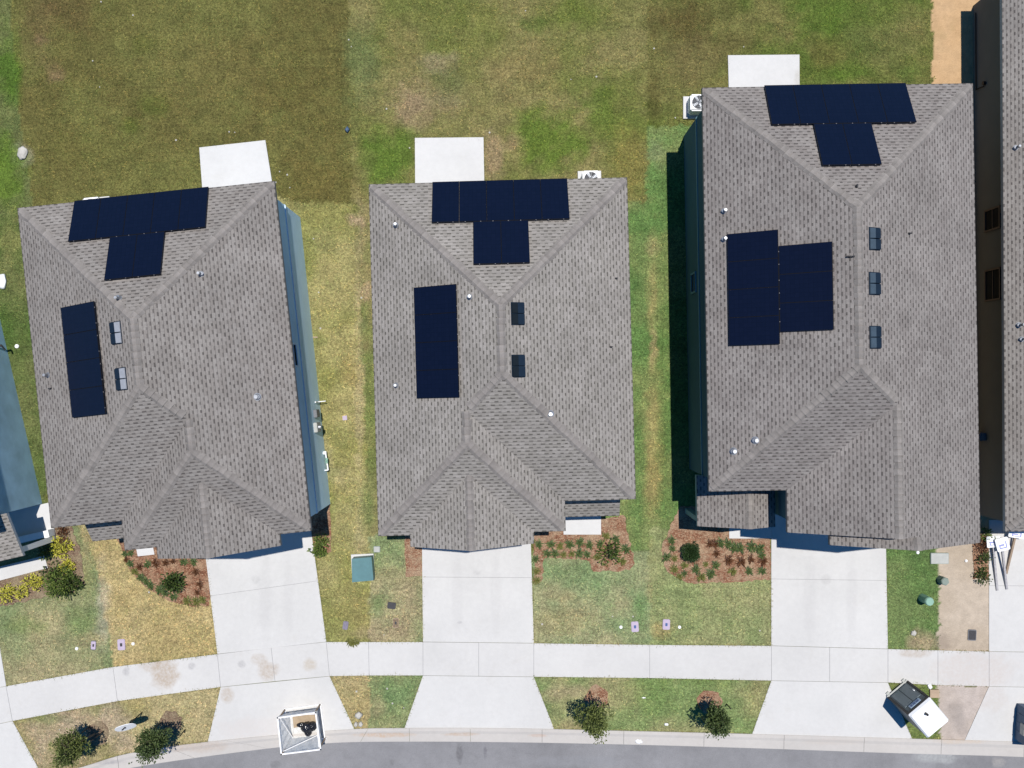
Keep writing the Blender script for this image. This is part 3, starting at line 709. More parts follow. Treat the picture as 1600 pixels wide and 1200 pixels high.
def roof_mesh(fr, faces, name, parent, mat, thick=.17, fascia=M_fascia):
    """faces: lists of (x,d,z) with the eave as first edge direction found automatically"""
    mb = MB(); edges = {}
    fw = []
    for f in faces:
        pts = [fr.p(*q) for q in f]
        n = Vector((0, 0, 0))
        for i in range(len(pts)):
            a, b = pts[i], pts[(i + 1) % len(pts)]
            n += Vector(((a.y - b.y) * (a.z + b.z), (a.z - b.z) * (a.x + b.x), (a.x - b.x) * (a.y + b.y)))
        if n.z < 0: pts.reverse(); n = -n
        n.normalize()
        up = Vector((-n.x, -n.y, 0))
        up = Vector((up.x * n.z, up.y * n.z, 1 - n.z * n.z)).normalized() if up.length > 1e-4 else Vector((0, 1, 0))
        al = up.cross(n).normalized()
        o0 = min(pts, key=lambda q: q.z)
        uv = [((q - o0).dot(al) + 50, (q - o0).dot(up) + 50 * .143) for q in pts]
        mb.quad(*pts, uv=uv); fw.append(pts)
        mb.quad(*[q - Vector((0, 0, thick)) for q in reversed(pts)], m=1)
        for i in range(len(pts)):
            a, b = pts[i], pts[(i + 1) % len(pts)]
            k = tuple(sorted(((round(a.x, 2), round(a.y, 2), round(a.z, 2)), (round(b.x, 2), round(b.y, 2), round(b.z, 2)))))
            edges.setdefault(k, []).append((a, b))
    for k, l in edges.items():
        if len(l) == 1:
            a, b = l[0]; dz = Vector((0, 0, thick))
            mb.quad(a - dz, b - dz, b, a, m=1)
    return mb.build(name, [mat, fascia], parent), fw

def ridge_caps(fr, segs, parent, mat=M_cap, w=.185):
    for (a, b, drop) in segs:
        mb = MB()
        A = fr.p(*a); B = fr.p(*b)
        if abs(a[2] - b[2]) > .05 and drop < .4: A = A + (B - A).normalized() * .2
        L = (B - A).length; d = (B - A) / L
        side = Vector((-d.y, d.x, 0)).normalized()
        n = max(1, int(L / .235)); upv = side.cross(d)
        if upv.z < 0: upv = -upv
        for i in range(n):
            f0 = A + d * (L * i / n); f1 = A + d * (L * min(1, (i + 1.2) / n))
            ww = w * random.uniform(.88, 1.08); sh = side * random.uniform(-.012, .012); tone = random.random()
            h0 = .052 + random.uniform(-.008, .008); h1 = .022
            def ring(c, h, k=1.0):
                c = c + sh
                return [c + side * ww * k - Vector((0, 0, drop * ww)) + upv * (h - .035), c + side * ww * .4 * k - Vector((0, 0, drop * ww * .3)) + upv * h, c - side * ww * .4 * k - Vector((0, 0, drop * ww * .3)) + upv * h, c - side * ww * k - Vector((0, 0, drop * ww)) + upv * (h - .035)]
            r0, r1 = ring(f0, h0), ring(f1, h1, .93)
            for j in range(3): mb.quad(r0[j], r0[j + 1], r1[j + 1], r1[j], uv=[(tone, 0), (tone, 0), (tone, 1), (tone, 1)])
            mb.quad(r0[3], r0[2], r0[1], r0[0], uv=[(0, 0)] * 4)
            lo = [q - Vector((0, 0, .05)) for q in r0]
            mb.quad(r0[0], r0[3], lo[3], lo[0], uv=[(0, 0)] * 4)
        mb.build('ridge_cap', mat, parent)

def zroof(fw, x, y):
    best = None
    for pts in fw:
        if inpoly(np.array([x]), np.array([y]), [(p.x, p.y) for p in pts])[0]:
            a, b = pts[0], pts[1]
            for c in pts[2:]:
                n = (b - a).cross(c - a)
                if abs(n.z) > 1e-3: break
            z = a.z - (n.x * (x - a.x) + n.y * (y - a.y)) / n.z
            best = z if best is None else max(best, z)
    return best
def walls(fr, plan, fw, parent, mat, thick=.19, z0=-.05, cap=None):
    mb = MB()
    for i in range(len(plan)):
        a = fr.p(*plan[i]); b = fr.p(*plan[(i + 1) % len(plan)]); L = (b - a).length; k = max(1, int(L / .3))
        for j in range(k):
            p = a.lerp(b, j / k); q = a.lerp(b, (j + 1) / k); m_ = (p + q) / 2
            zz = []
            for r in (p, q):
                rr = r.lerp(m_, .02)
                z = zroof(fw, rr.x, rr.y)
                zz.append((E if z is None else z) - thick)
            if cap: zz = [cap, cap]
            mb.quad((p.x, p.y, z0), (q.x, q.y, z0), (q.x, q.y, zz[1]), (p.x, p.y, zz[0]))
    return mb.build('wall', mat, parent)
def band(fr, plan, parent, z0, z1, mat, name='belt_course', out=.035):
    mb = MB(); n = len(plan)
    P = [fr.p(*q) for q in plan]; cx = sum(p.x for p in P) / n; cy = sum(p.y for p in P) / n
    for i in range(n):
        a, b = P[i], P[(i + 1) % n]
        d = (b - a).normalized(); nr = Vector((-d.y, d.x, 0))
        if nr.dot(Vector((cx, cy, 0)) - (a + b) / 2) > 0: nr = -nr
        a2, b2 = a + nr * out - d * .0, b + nr * out
        mb.hexa([(a.x, a.y, z0), (b.x, b.y, z0), (b2.x, b2.y, z0), (a2.x, a2.y, z0)], [(a.x, a.y, z1), (b.x, b.y, z1), (b2.x, b2.y, z1), (a2.x, a2.y, z1)])
    return mb.build(name, mat, parent)

def wall_box(parent, name, c, along, out, w, d, z0, z1, mat, bevel=0):
    """box standing proud of a wall: centre c on the wall line, along = wall direction, out = outward normal"""
    a = c - along * w / 2; b = c + along * w / 2
    mb = MB(); q = [a, b, b + out * d, a + out * d]
    mb.prism([(p.x, p.y) for p in q], z0, z1)
    return mb.build(name, mat, parent, bevel=bevel)
def window(parent, c, along, out, w, z0, z1, fm=M_white):
    fr_ = MB(); t_ = .07
    def bx(mb, u0, u1, a0, a1, d0, d1):
        q = [c + along * u0 + out * d0, c + along * u1 + out * d0, c + along * u1 + out * d1, c + along * u0 + out * d1]
        mb.prism([(p.x, p.y) for p in q], a0, a1)
    bx(fr_, -w / 2 - t_, w / 2 + t_, z0 - t_, z0, 0, .06); bx(fr_, -w / 2 - t_, w / 2 + t_, z1, z1 + t_, 0, .06)
    bx(fr_, -w / 2 - t_, -w / 2, z0, z1, 0, .06); bx(fr_, w / 2, w / 2 + t_, z0, z1, 0, .06)
    o = fr_.build('window', fm, parent)
    g_ = MB(); bx(g_, -w / 2, w / 2, z0, z1, .004, .02); g_.build('pane', M_glass, o)
    r_ = MB(); bx(r_, -w / 2, w / 2, (z0 + z1) / 2 - .02, (z0 + z1) / 2 + .02, .021, .04); r_.build('meeting_rail', fm, o)
    return o
def garage_door(parent, c, along, out, w=4.6, h=2.2):
    mb = MB()
    for k in range(4):
        z0 = k * h / 4 + .02; z1 = (k + 1) * h / 4 - .01
        a = c - along * w / 2; b = c + along * w / 2
        mb.prism([(p.x, p.y) for p in (a, b, b + out * .05, a + out * .05)], z0, z1)
        for j in range(4):
            e = a + along * (w * (j + .5) / 4)
            q = [e - along * .45 + out * .05, e + along * .45 + out * .05, e + along * .45 + out * .065, e - along * .45 + out * .065]
            mb.prism([(p.x, p.y) for p in q], z0 + .12, z1 - .12)
    return mb.build('garage_door', M_door, parent)

def plane_of(fw, i):
    p = fw[i]; a, b, c = p[0], p[1], p[2]
    n = (b - a).cross(c - a).normalized()
    if n.z < 0: n = -n
    return a, n
def hit(pl, px, py, off=0.0):
    a, n = pl; c = Vector((0, 0, HC)); d = W(px, py, 0) - c
    k = (a + n * off - c).dot(n) / d.dot(n)
    return c + d * k

def panels(parent, fr, pl, x0, d0, axis, rows, pw, plen, rise):
    """portrait modules on a slope; axis 'd': slope climbs with d, 'x': slope climbs with x"""
    a, n = pl
    cosp = n.z
    run = plen * cosp
    def up(x, d, off):
        q = fr.raw(x, d); z = a.z - (n.x * (q.x - a.x) + n.y * (q.y - a.y)) / n.z
        return Vector((q.x, q.y, z)) + n * off
    for r, (start, cnt) in enumerate(rows):
        for k in range(cnt):
            g = .004
            if axis == 'd':
                c = [(x0 + start + k * pw + g, d0 + r * run + g), (x0 + start + (k + 1) * pw - g, d0 + r * run + g), (x0 + start + (k + 1) * pw - g, d0 + (r + 1) * run - g), (x0 + start + k * pw + g, d0 + (r + 1) * run - g)]
            else:
                c = [(x0 + r * run + g, d0 + start + (k + 1) * pw - g), (x0 + r * run + g, d0 + start + k * pw + g), (x0 + (r + 1) * run - g, d0 + start + k * pw + g), (x0 + (r + 1) * run - g, d0 + start + (k + 1) * pw - g)]
            bot = [up(x, d, .075) for x, d in c]; top = [up(x, d, .112) for x, d in c]
            nn = (bot[1] - bot[0]).cross(bot[2] - bot[0])
            if nn.z < 0: bot.reverse(); top.reverse()
            mb = MB(); mb.hexa(bot, top, 0)
            ctr = sum(top, Vector()) / 4
            gl = [q.lerp(ctr, .022) + n * .004 for q in top]
            # four strips of frame lip around the glass
            o = mb.build('solar_panel', M_sframe, parent)
            gb = MB(); e0 = (gl[1] - gl[0]); e1 = (gl[3] - gl[0])
            gb.quad(*gl, uv=[(0, 0), (e0.length, 0), (e0.length, e1.length), (0, e1.length)])
            gb.build('glass', M_solar, o)
            up_e = sorted(range(4), key=lambda i: -top[i].z)[:2]
            A_, B_ = top[up_e[0]], top[up_e[1]]
            outd = (A_ + B_) / 2 - ctr; outd.normalize()
            for f in (.22, .78):
                m_ = A_.lerp(B_, f) + outd * .012 + n * .004
                MB().box(m_, (.04, .02, .02), math.atan2((B_ - A_).y, (B_ - A_).x)).build('clip', M_clip, o)

def box_vent(parent, pl, px, py, mat, rz):
    c = hit(pl, px, py, .03); a, n = pl
    downs = Vector((n.x, n.y, 0)).normalized(); dn = (downs - n * downs.dot(n)).normalized(); al = n.cross(dn).normalized()
    mb = MB(); lv = MB()
    def pt(u, w, h): return c + al * u + dn * w + n * h
    for s in (-1, 1):
        u0, u1 = (s * .012, s * .39) if s > 0 else (s * .39, s * .012)
        mb.hexa([pt(u0, -.22, 0), pt(u0, -.0, 0), pt(u1, -.0, 0), pt(u1, -.22, 0)], [pt(u0 + .01, -.21, .03), pt(u0 + .01, .0, .075), pt(u1 - .01, .0, .075), pt(u1 - .01, -.21, .03)])
        lv.hexa([pt(u0 + .005, .001, 0), pt(u0 + .005, .3, 0), pt(u1 - .005, .3, 0), pt(u1 - .005, .001, 0)], [pt(u0 + .005, .004, .073), pt(u0 + .005, .29, .045), pt(u1 - .005, .29, .045), pt(u1 - .005, .004, .073)])
    o = mb.build('roof_vent', mat, parent)
    lv.build('louvre', M_louvre, o)
    f = MB(); f.hexa([pt(-.42, -.24, -.03), pt(-.42, .3, -.03), pt(.42, .3, -.03), pt(.42, -.24, -.03)], [pt(-.42, -.24, -.012), pt(-.42, .3, -.012), pt(.42, .3, -.012), pt(.42, -.24, -.012)])
    f.build('flashing', M_louvre, o)
def pipe_vent(parent, pl, px, py, r=.055, h=.32, mat=None):
    c = hit(pl, px, py, 0); n = pl[1]
    mb = MB().tube(c - Vector((0, 0, .1)), c + Vector((0, 0, h)), r, r, 10)
    mb.tube(c + Vector((0, 0, h)), c + Vector((0, 0, h + .015)), r * .72, r * .72, 10)
    o = mb.build('vent_pipe', mat or M_galv, parent)
    bt = MB(); bt.tube(c - n * .02, c + n * .012, r * 2.1, r * 2.0, 12); bt.tube(c + n * .01, c + n * .13, r * 1.7, r * 1.08, 12)
    bt.build('flashing', M_galv if mat is None else mat, o)

SMALL = (.02, .1)
def small_house(fr, parent, mi):
    """two-storey hip house with a front wing and a small garage gable (house 2; house 1 is its mirror)"""
    Wd, Dm, Dw, xw = 10.1, 12.58, 13.75, 7.33
    h = Wd / 2; r = .5 * h; R1 = (h, h, E + r); R2 = (h, Dm - h, E + r)
    wz = xw / 4; A = (xw / 2, Dm - xw / 2, E + wz); B = (xw / 2, Dw - xw / 2, E + wz)
    C = (xw, Dm, E); D = (xw, Dw, E)
    gh = 2.42; gx = xw / 2; Gz = E + gh / 2; Gp = (gx, Dw - gh, Gz); GF = (gx, Dw + .45, Gz)
    faces = [[(0, 0, E), R1, R2, A, B, (0, Dw, E)], [(0, 0, E), (Wd, 0, E), R1], [(Wd, 0, E), (Wd, Dm, E), R2, R1], [R2, (Wd, Dm, E), C, A], [A, C, D, B],
             [(0, Dw, E), B, D, (gx + gh, Dw, E), Gp, (gx - gh, Dw, E)],
             [(gx - gh, Dw, E), Gp, GF, (gx - gh, Dw + .45, E)], [(gx + gh, Dw, E), (gx + gh, Dw + .45, E), GF, Gp]]
    roof, fw = roof_mesh(fr, faces, 'roof', parent, M_sh[mi])
    ridge_caps(fr, [((0, 0, E), R1, .35), ((Wd, 0, E), R1, .35), (R1, R2, .5), ((Wd, Dm, E), R2, .35), (A, R2, .35), (A, B, .5), ((0, Dw, E), B, .35), (D, B, .35), (GF, Gp, .5)], roof)
    plan = [(OV, OV), (Wd - OV, OV), (Wd - OV, Dm - OV), (xw - OV, Dm - OV), (xw - OV, Dw - OV), (OV, Dw - OV)]
    return roof, fw, plan, (Wd, Dm, Dw, xw)

# ---- house 2 (middle)
O2 = W(576, 288, E); f2 = Frame(O2, (404, 11))
h2 = empty('house', f2.p(5, 6), 'two-storey house in the middle, with two near-black box vents right of its ridge', 'house', 'row of new two-storey houses')
roof2, fw2, plan2, dm = small_house(f2, h2, 1)
Wd, Dm, Dw, xw = dm
def porch(fr, parent, mi):
    xa, xb = xw - OV + .01, 9.72
    ft = [[(xa, 12.24, 3.95), (xb, 12.24, 3.95), (xb, 13.57, 3.1), (xa, 13.57, 3.1)]]
    o, _ = roof_mesh(fr, ft, 'porch_roof', parent, M_sh[mi], .16)
    mb = MB()
    q = [fr.p(xb - .35, 13.3), fr.p(xb - .12, 13.3), fr.p(xb - .12, 13.53), fr.p(xb - .35, 13.53)]
    mb.prism([(p.x, p.y) for p in q], 0, 2.95); mb.build('porch_post', M_white, parent)
    q = [fr.p(xa, 13.34), fr.p(xb - .12, 13.34), fr.p(xb - .12, 13.5), fr.p(xa, 13.5)]
    mb = MB(); mb.prism([(p.x, p.y) for p in q], 2.6, 2.9); mb.build('porch_beam', M_white, parent)
def front_fit(fr, parent):
    al = fr.p(1, 0) - fr.p(0, 0); out = fr.v.to_3d()
    garage_door(parent, fr.p(xw / 2, Dw - OV), al, out)
    for x in (2.0, 5.2): window(parent, fr.p(x, Dw - OV), al, out, 1.1, 3.4, 4.7)
    window(parent, fr.p(8.6, Dm - OV), al, out, 1.0, 3.7, 4.8)
    c = fr.p(8.1, Dm - OV)
    wall_box(parent, 'front_door', c, al, out, .95, .05, .05, 2.1, M_vent_blue)
    for x in (2.6, 7.4): window(parent, fr.p(x, OV), al, -out, 1.2, 3.3, 4.6)
    wall_box(parent, 'patio_door', fr.p(5.0 if fr is f2 else 4.0, OV), al, -out, 1.8, .04, .07, 2.1, M_glass)
walls(f2, plan2, fw2, h2, M_wall2); band(f2, plan2, h2, 2.62, 2.76, M_white)
porch(f2, h2, 1); front_fit(f2, h2)
pr2, pl2, prr2 = plane_of(fw2, 1), plane_of(fw2, 0), plane_of(fw2, 2)
pf2 = plane_of(fw2, 3)
panels(h2, f2, pr2, 2.5, .05, 'd', [(0, 5), (1.575, 2)], 1.05, 1.95, .5)
panels(h2, f2, pl2, 1.8, 4.19, 'x', [(0, 4)], 1.05, 1.87, .5)
for q in ((808, 490), (809, 572)): box_vent(h2, prr2, *q, M_vent_dark, 0)
for q in ((619, 352), (734, 464), (619, 602)): pipe_vent(h2, pl2, *q)
pipe_vent(h2, prr2, 860, 647, .075, .2)
for q in ((962, 435), (954, 542)): pipe_vent(h2, prr2, *q, .02, .1, M_lid_dark)

# ---- house 1 (left)
O1 = W(27, 325, E); f1r = Frame(O1, (9.95, 1.05)); f1 = Frame(O1, (9.95, 1.05), 10.1)
h1 = empty('house', f1r.p(5, 6), 'slightly turned two-storey house with a pale blue side wall and bright grey vents', 'house', 'row of new two-storey houses')
roof1, fw1, plan1, dm = small_house(f1, h1, 0)
walls(f1, plan1, fw1, h1, M_wall1); band(f1, plan1, h1, 2.62, 2.76, M_trim1)
porch(f1, h1, 0); front_fit(f1, h1)
pr1, pl1, prr1 = plane_of(fw1, 1), plane_of(fw1, 2), plane_of(fw1, 0)
panels(h1, f1r, pr1, 2.3, .03, 'd', [(0, 5), (1.6, 2)], 1.05, 1.95, .5)
panels(h1, f1r, pl1, 1.82, 4.19, 'x', [(0, 4)], 1.05, 1.87, .5)
for q in ((182, 520), (190, 592)): box_vent(h1, pl1, *q, M_vent_grey, 0)
pipe_vent(h1, prr1, 314, 428); pipe_vent(h1, pr1, 186, 466); pipe_vent(h1, pl1, 75, 586); pipe_vent(h1, prr1, 402, 620, .075, .2); pipe_vent(h1, pl1, 80, 607, .02, .1, M_lid_dark)
al1 = f1r.v.to_3d(); out1 = f1r.u.to_3d()
def side1(d): return f1r.p(10.1 - OV, d)
window(h1, side1(6.75), al1, out1, .85, 3.55, 4.35, M_trim1)
# meter and conduits on the blue side wall
sb = wall_box(h1, 'electric_meter', side1(9.85), al1, out1, .42, .16, 1.0, 1.75, M_vault, .02)
mb = MB().tube(side1(9.85) + out1 * .16 + Vector((0, 0, 1.45)), side1(9.85) + out1 * .26 + Vector((0, 0, 1.45)), .09, .085, 14); mb.build('meter_dial', M_galv, sb)
wall_box(h1, 'disconnect_box', side1(9.25), al1, out1, .34, .15, .9, 1.5, M_lid_grey, .02)
mb = MB().tube(side1(8.75) + out1 * .05 + Vector((0, 0, .2)), side1(8.75) + out1 * .05 + Vector((0, 0, 1.1)), .03); mb.tube(side1(8.75) + out1 * .02 + Vector((0, 0, .6)), side1(8.75) + out1 * .4 + Vector((0, 0, .6)), .022); mb.build('hose_bib', M_white_pl, h1)
mb = MB().tube(side1(11.05) + Vector((0, 0, .35)), side1(11.05) + out1 * .14 + Vector((0, 0, .35)), .07); mb.build('drain_stub', M_white_pl, h1)

# ---- house 3 (right)
O3 = W(1097, 137, E); f3 = Frame(O3, (10.575, .175))
h3 = empty('house', f3.p(5, 8), 'largest two-storey house, with three blue-grey box vents in a row beside its ridge', 'house', 'row of new two-storey houses')
Wd3 = 10.58; Z = E + 2.6
R1, R2 = (5.0, 5.25, Z), (5.0, 11.0, Z)
A3 = (6.68, 12.43, E + 1.817); Wp = (6.68, 17.43, E + 1.817); Gs = (7.53, 17.95, E + 1.421); Gi = (7.53, 17.43, E + 1.421)
faces = [[(0, 0, E), R1, R2, (0, 15.78, E)], [(0, 0, E), (Wd3, 0, E), R1], [(Wd3, 0, E), (Wd3, 17.95, E), Gs, Gi, Wp, A3, R2, R1], [(0, 15.78, E), R2, A3, (3.04, 15.78, E)],
         [(3.04, 15.78, E), A3, Wp, (3.04, 17.43, E)], [(4.69, 17.95, E), Gs, (7.53, 17.2, E + 1.421), (4.69, 17.2, E)]]
roof3, fw3 = roof_mesh(f3, faces, 'roof', h3, M_sh[2])
ridge_caps(f3, [((0, 0, E), R1, .35), ((Wd3, 0, E), R1, .35), (R1, R2, .5), ((0, 15.78, E), R2, .35), (A3, R2, .35), (Wp, A3, .5), (Gs, Gi, .5)], roof3)
plan3 = [(OV, OV), (Wd3 - OV, OV), (Wd3 - OV, 17.6), (4.95, 17.6), (4.95, 17.1), (3.39, 17.1), (3.39, 15.43), (OV, 15.43)]
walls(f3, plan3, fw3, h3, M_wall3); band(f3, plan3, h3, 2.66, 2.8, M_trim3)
# porch with its own little gable roof
xa, xr, xb = .06, 2.05, 3.2
pf = [[(xa, 15.42, 2.92), (xr, 15.42, 3.86), (xr, 17.55, 3.86), (xa, 17.55, 2.92)], [(xr, 15.42, 3.86), (xb, 15.42, 3.38), (xb, 17.55, 3.38), (xr, 17.55, 3.86)]]
pr, pfw = roof_mesh(f3, pf, 'porch_roof', h3, M_sh[2], .16, M_trim3)
ridge_caps(f3, [((xr, 17.55, 3.86), (xr, 15.6, 3.86), .5)], pr)
mb = MB()
for (x0, x1, d0, d1) in ((.12, .3, 15.44, 17.4), (.3, 3.1, 17.22, 17.4)):
    mb.prism([(p.x, p.y) for p in (f3.p(x0, d0), f3.p(x1, d0), f3.p(x1, d1), f3.p(x0, d1))], 2.35, 2.72)
mb.build('porch_beam', M_trim3, h3)
for x in (.12, 2.95):
    mb = MB(); mb.prism([(p.x, p.y) for p in (f3.p(x, 17.2), f3.p(x + .24, 17.2), f3.p(x + .24, 17.42), f3.p(x, 17.42))], 0, 2.34); mb.build('porch_post', M_trim3, h3)
al = f3.u.to_3d(); out = f3.v.to_3d()
garage_door(h3, f3.p(5.9 + .8, 17.6), al, out, 2.9); 
wall_box(h3, 'garage_side_panel', f3.p(4.2, 17.1), al, out, 1.2, .03, .05, 2.1, M_door)
window(h3, f3.p(7.6, 17.6), al, out, 1.6, 3.3, 4.6); window(h3, f3.p(1.7, 15.43), al, out, 1.2, 4.0, 4.9)
wall_box(h3, 'front_door', f3.p(2.2, 15.43), al, out, .95, .05, .05, 2.1, M_vent_blue)
for x in (2.2, 8.2): window(h3, f3.p(x, OV), al, -out, 1.2, 3.3, 4.6)
wall_box(h3, 'patio_door', f3.p(2.6, OV), al, -out, 1.8, .04, .07, 2.1, M_glass)
window(h3, f3.p(OV, 7.2), out, -al, .75, 1.3, 2.1, M_trim3)
p3l, p3r, p3rr, p3f = plane_of(fw3, 0), plane_of(fw3, 1), plane_of(fw3, 2), plane_of(fw3, 3)
panels(h3, f3, p3r, 2.4, .03, 'd', [(0, 5), (1.58, 2)], 1.1, 2.0, .5)
panels(h3, f3, p3l, .80, 5.82, 'x', [(0, 4), (.62, 3)], 1.075, 1.92, .5)
for q in ((1366, 373), (1366, 443), (1367, 527)): box_vent(h3, p3rr, *q, M_vent_blue, 0)
for q in ((1131, 330), (1131, 374)): pipe_vent(h3, p3l, *q)
for q in ((1180, 688), (1146, 705)): pipe_vent(h3, p3l, *q, .075, .22)
pipe_vent(h3, p3r, 1338, 292, .03, .12, M_lid_dark); pipe_vent(h3, p3rr, 1420, 365, .025, .12, M_lid_dark)
for q in ((1325, 401), (1329, 401), (1334, 400.5)): pipe_vent(h3, p3l, *q, .022, .06, M_lid_dark)

# ---- house 4 (left edge of the survey)
f4o = W(66, 787, 0); u4 = Vector((.975, .223)); f4 = Frame((f4o.x - u4.x * 10 - u4.y * -13.0 * -1, f4o.y - u4.y * 10 + u4.x * 13.0), u4)
h4 = empty('house', f4.p(8, 8), 'slate blue house at the left edge, mostly out of view', 'house', 'row of new two-storey houses')
e0, e1 = -.35, 10.35; hh = 5.35
faces = [[(e0, -.35, E), (5, 5, E + 2.6), (5, 8.3, E + 2.6), (e0, 13.35, E)], [(e0, -.35, E), (e1, -.35, E), (5, 5, E + 2.6)], [(e1, -.35, E), (e1, 13.35, E), (5, 8.3, E + 2.6), (5, 5, E + 2.6)], [(e0, 13.35, E), (5, 8.3, E + 2.6), (e1, 13.35, E)]]
roof4, fw4 = roof_mesh(f4, faces, 'roof', h4, M_sh[0], .17, M_fascia_lt)
ridge_caps(f4, [((e0, -.35, E), (5, 5, E + 2.6), .35), ((e1, -.35, E), (5, 5, E + 2.6), .35), ((5, 5, E + 2.6), (5, 8.3, E + 2.6), .5), ((e0, 13.35, E), (5, 8.3, E + 2.6), .35), ((e1, 13.35, E), (5, 8.3, E + 2.6), .35)], roof4)
plan4 = [(0, 0), (10, 0), (10, 13), (0, 13)]
walls(f4, plan4, fw4, h4, M_wall4)
pf = [[(6.2, 13.01, 3.45), (10.36, 13.01, 3.45), (10.36, 14.92, 2.95), (6.2, 14.92, 2.95)]]
roof_mesh(f4, pf, 'porch_roof', h4, M_sh[1], .16, M_fascia_lt)
al = f4.u.to_3d(); out = f4.v.to_3d()
mb = MB(); mb.prism([(p.x, p.y) for p in (f4.p(6.0, 13.02), f4.p(10.45, 13.02), f4.p(10.3, 14.5), f4.p(6.0, 14.6))], 0, .12); mb.build('porch_slab', M_patio, h4)
mb = MB(); mb.prism([(p.x, p.y) for p in (f4.p(6.0, 14.2), f4.p(10.25, 14.22), f4.p(10.25, 14.5), f4.p(6.0, 14.5))], .121, .34); mb.build('porch_step_wall', M_white, h4)
mb = MB(); mb.prism([(p.x, p.y) for p in (f4.p(10.1, 14.2), f4.p(10.32, 14.2), f4.p(10.32, 14.52), f4.p(10.1, 14.52))], .12, .62); mb.build('porch_pier', M_white, h4)
mb = MB(); mb.prism([(p.x, p.y) for p in (f4.p(10.08, 14.55), f4.p(10.3, 14.55), f4.p(10.3, 14.77), f4.p(10.08, 14.77))], 0, 2.78); mb.build('porch_post', M_white, h4)
window(h4, f4.p(10, 4.45), out, al, .9, .9, 2.0)
window(h4, f4.p(8, 13), al, out, 1.2, 3.4, 4.6)
mb = MB().tube(f4.p(10, 5.75, .9), f4.p(10.3, 5.75, .9), .05); mb.tube(f4.p(10.3, 5.75, .92), f4.p(10.3, 5.95, .7), .04); mb.build('hose_bib', M_lid_dark, h4)

# ---- house 5 (right edge, one storey)
E5 = 2.92; x5 = 20.56; f5 = Frame((x5, 17.45), (1, -.006 * -1))
h5 = empty('house', (26, 6, 0), 'single-storey house at the right edge with an olive grey side wall and two windows', 'house')
D5 = 23.65; W5 = 12.0; z5 = E5 + 3.0
faces = [[(0, 0, E5), (6, 6, z5), (6, D5 - 6, z5), (0, D5, E5)], [(0, 0, E5), (W5, 0, E5), (6, 6, z5)], [(W5, 0, E5), (W5, D5, E5), (6, D5 - 6, z5), (6, 6, z5)], [(0, D5, E5), (6, D5 - 6, z5), (W5, D5, E5)]]
f5 = Frame((x5, 17.45), (1, .006))
roof5, fw5 = roof_mesh(f5, faces, 'roof', h5, M_sh[0], .17, M_fascia_lt)
ridge_caps(f5, [((0, 0, E5), (6, 6, z5), .35), ((W5, 0, E5), (6, 6, z5), .35), ((6, 6, z5), (6, D5 - 6, z5), .5), ((0, D5, E5), (6, D5 - 6, z5), .35), ((W5, D5, E5), (6, D5 - 6, z5), .35)], roof5)
walls(f5, [(.32, .32), (W5 - .32, .32), (W5 - .32, D5 - .32), (.32, D5 - .32)], fw5, h5, M_wall5)
al = f5.v.to_3d(); out = -f5.u.to_3d()
def at5(py, z): return f5.p(.32, 17.45 - W(1540, py, z).y)
for (pa, pb) in ((327, 357), (422, 467)):
    w = abs(W(0, pb, 1.6).y - W(0, pa, 1.6).y)
    window(h5, at5((pa + pb) / 2, 1.6), al, out, w, 1.0, 2.1, M_frame_brown)
mb = MB(); c = at5(70, .4)
mb.path([at5(20, .3) + out * .05 + Vector((0, 0, .3)), at5(140, .3) + out * .05 + Vector((0, 0, .3)), at5(135, .9) + out * .05 + Vector((0, 0, .95))], .025, .025); mb.tube(at5(130, 1) + Vector((0, 0, 1.0)), at5(130, 1) + out * .12 + Vector((0, 0, 1.0)), .09)
mb.build('conduit', M_black, h5)
p5 = plane_of(fw5, 0)
pipe_vent(h5, p5, 1587, 231); pipe_vent(h5, p5, 1592, 508, .06, .4); pipe_vent(h5, p5, 1596, 530)
wall_box(h5, 'hose_reel', at5(682, .6), al, out, .35, .3, .4, .9, M_lid_grey, .03)
garage_door(h5, f5.p(5, D5 - .32), f5.u.to_3d(), f5.v.to_3d())

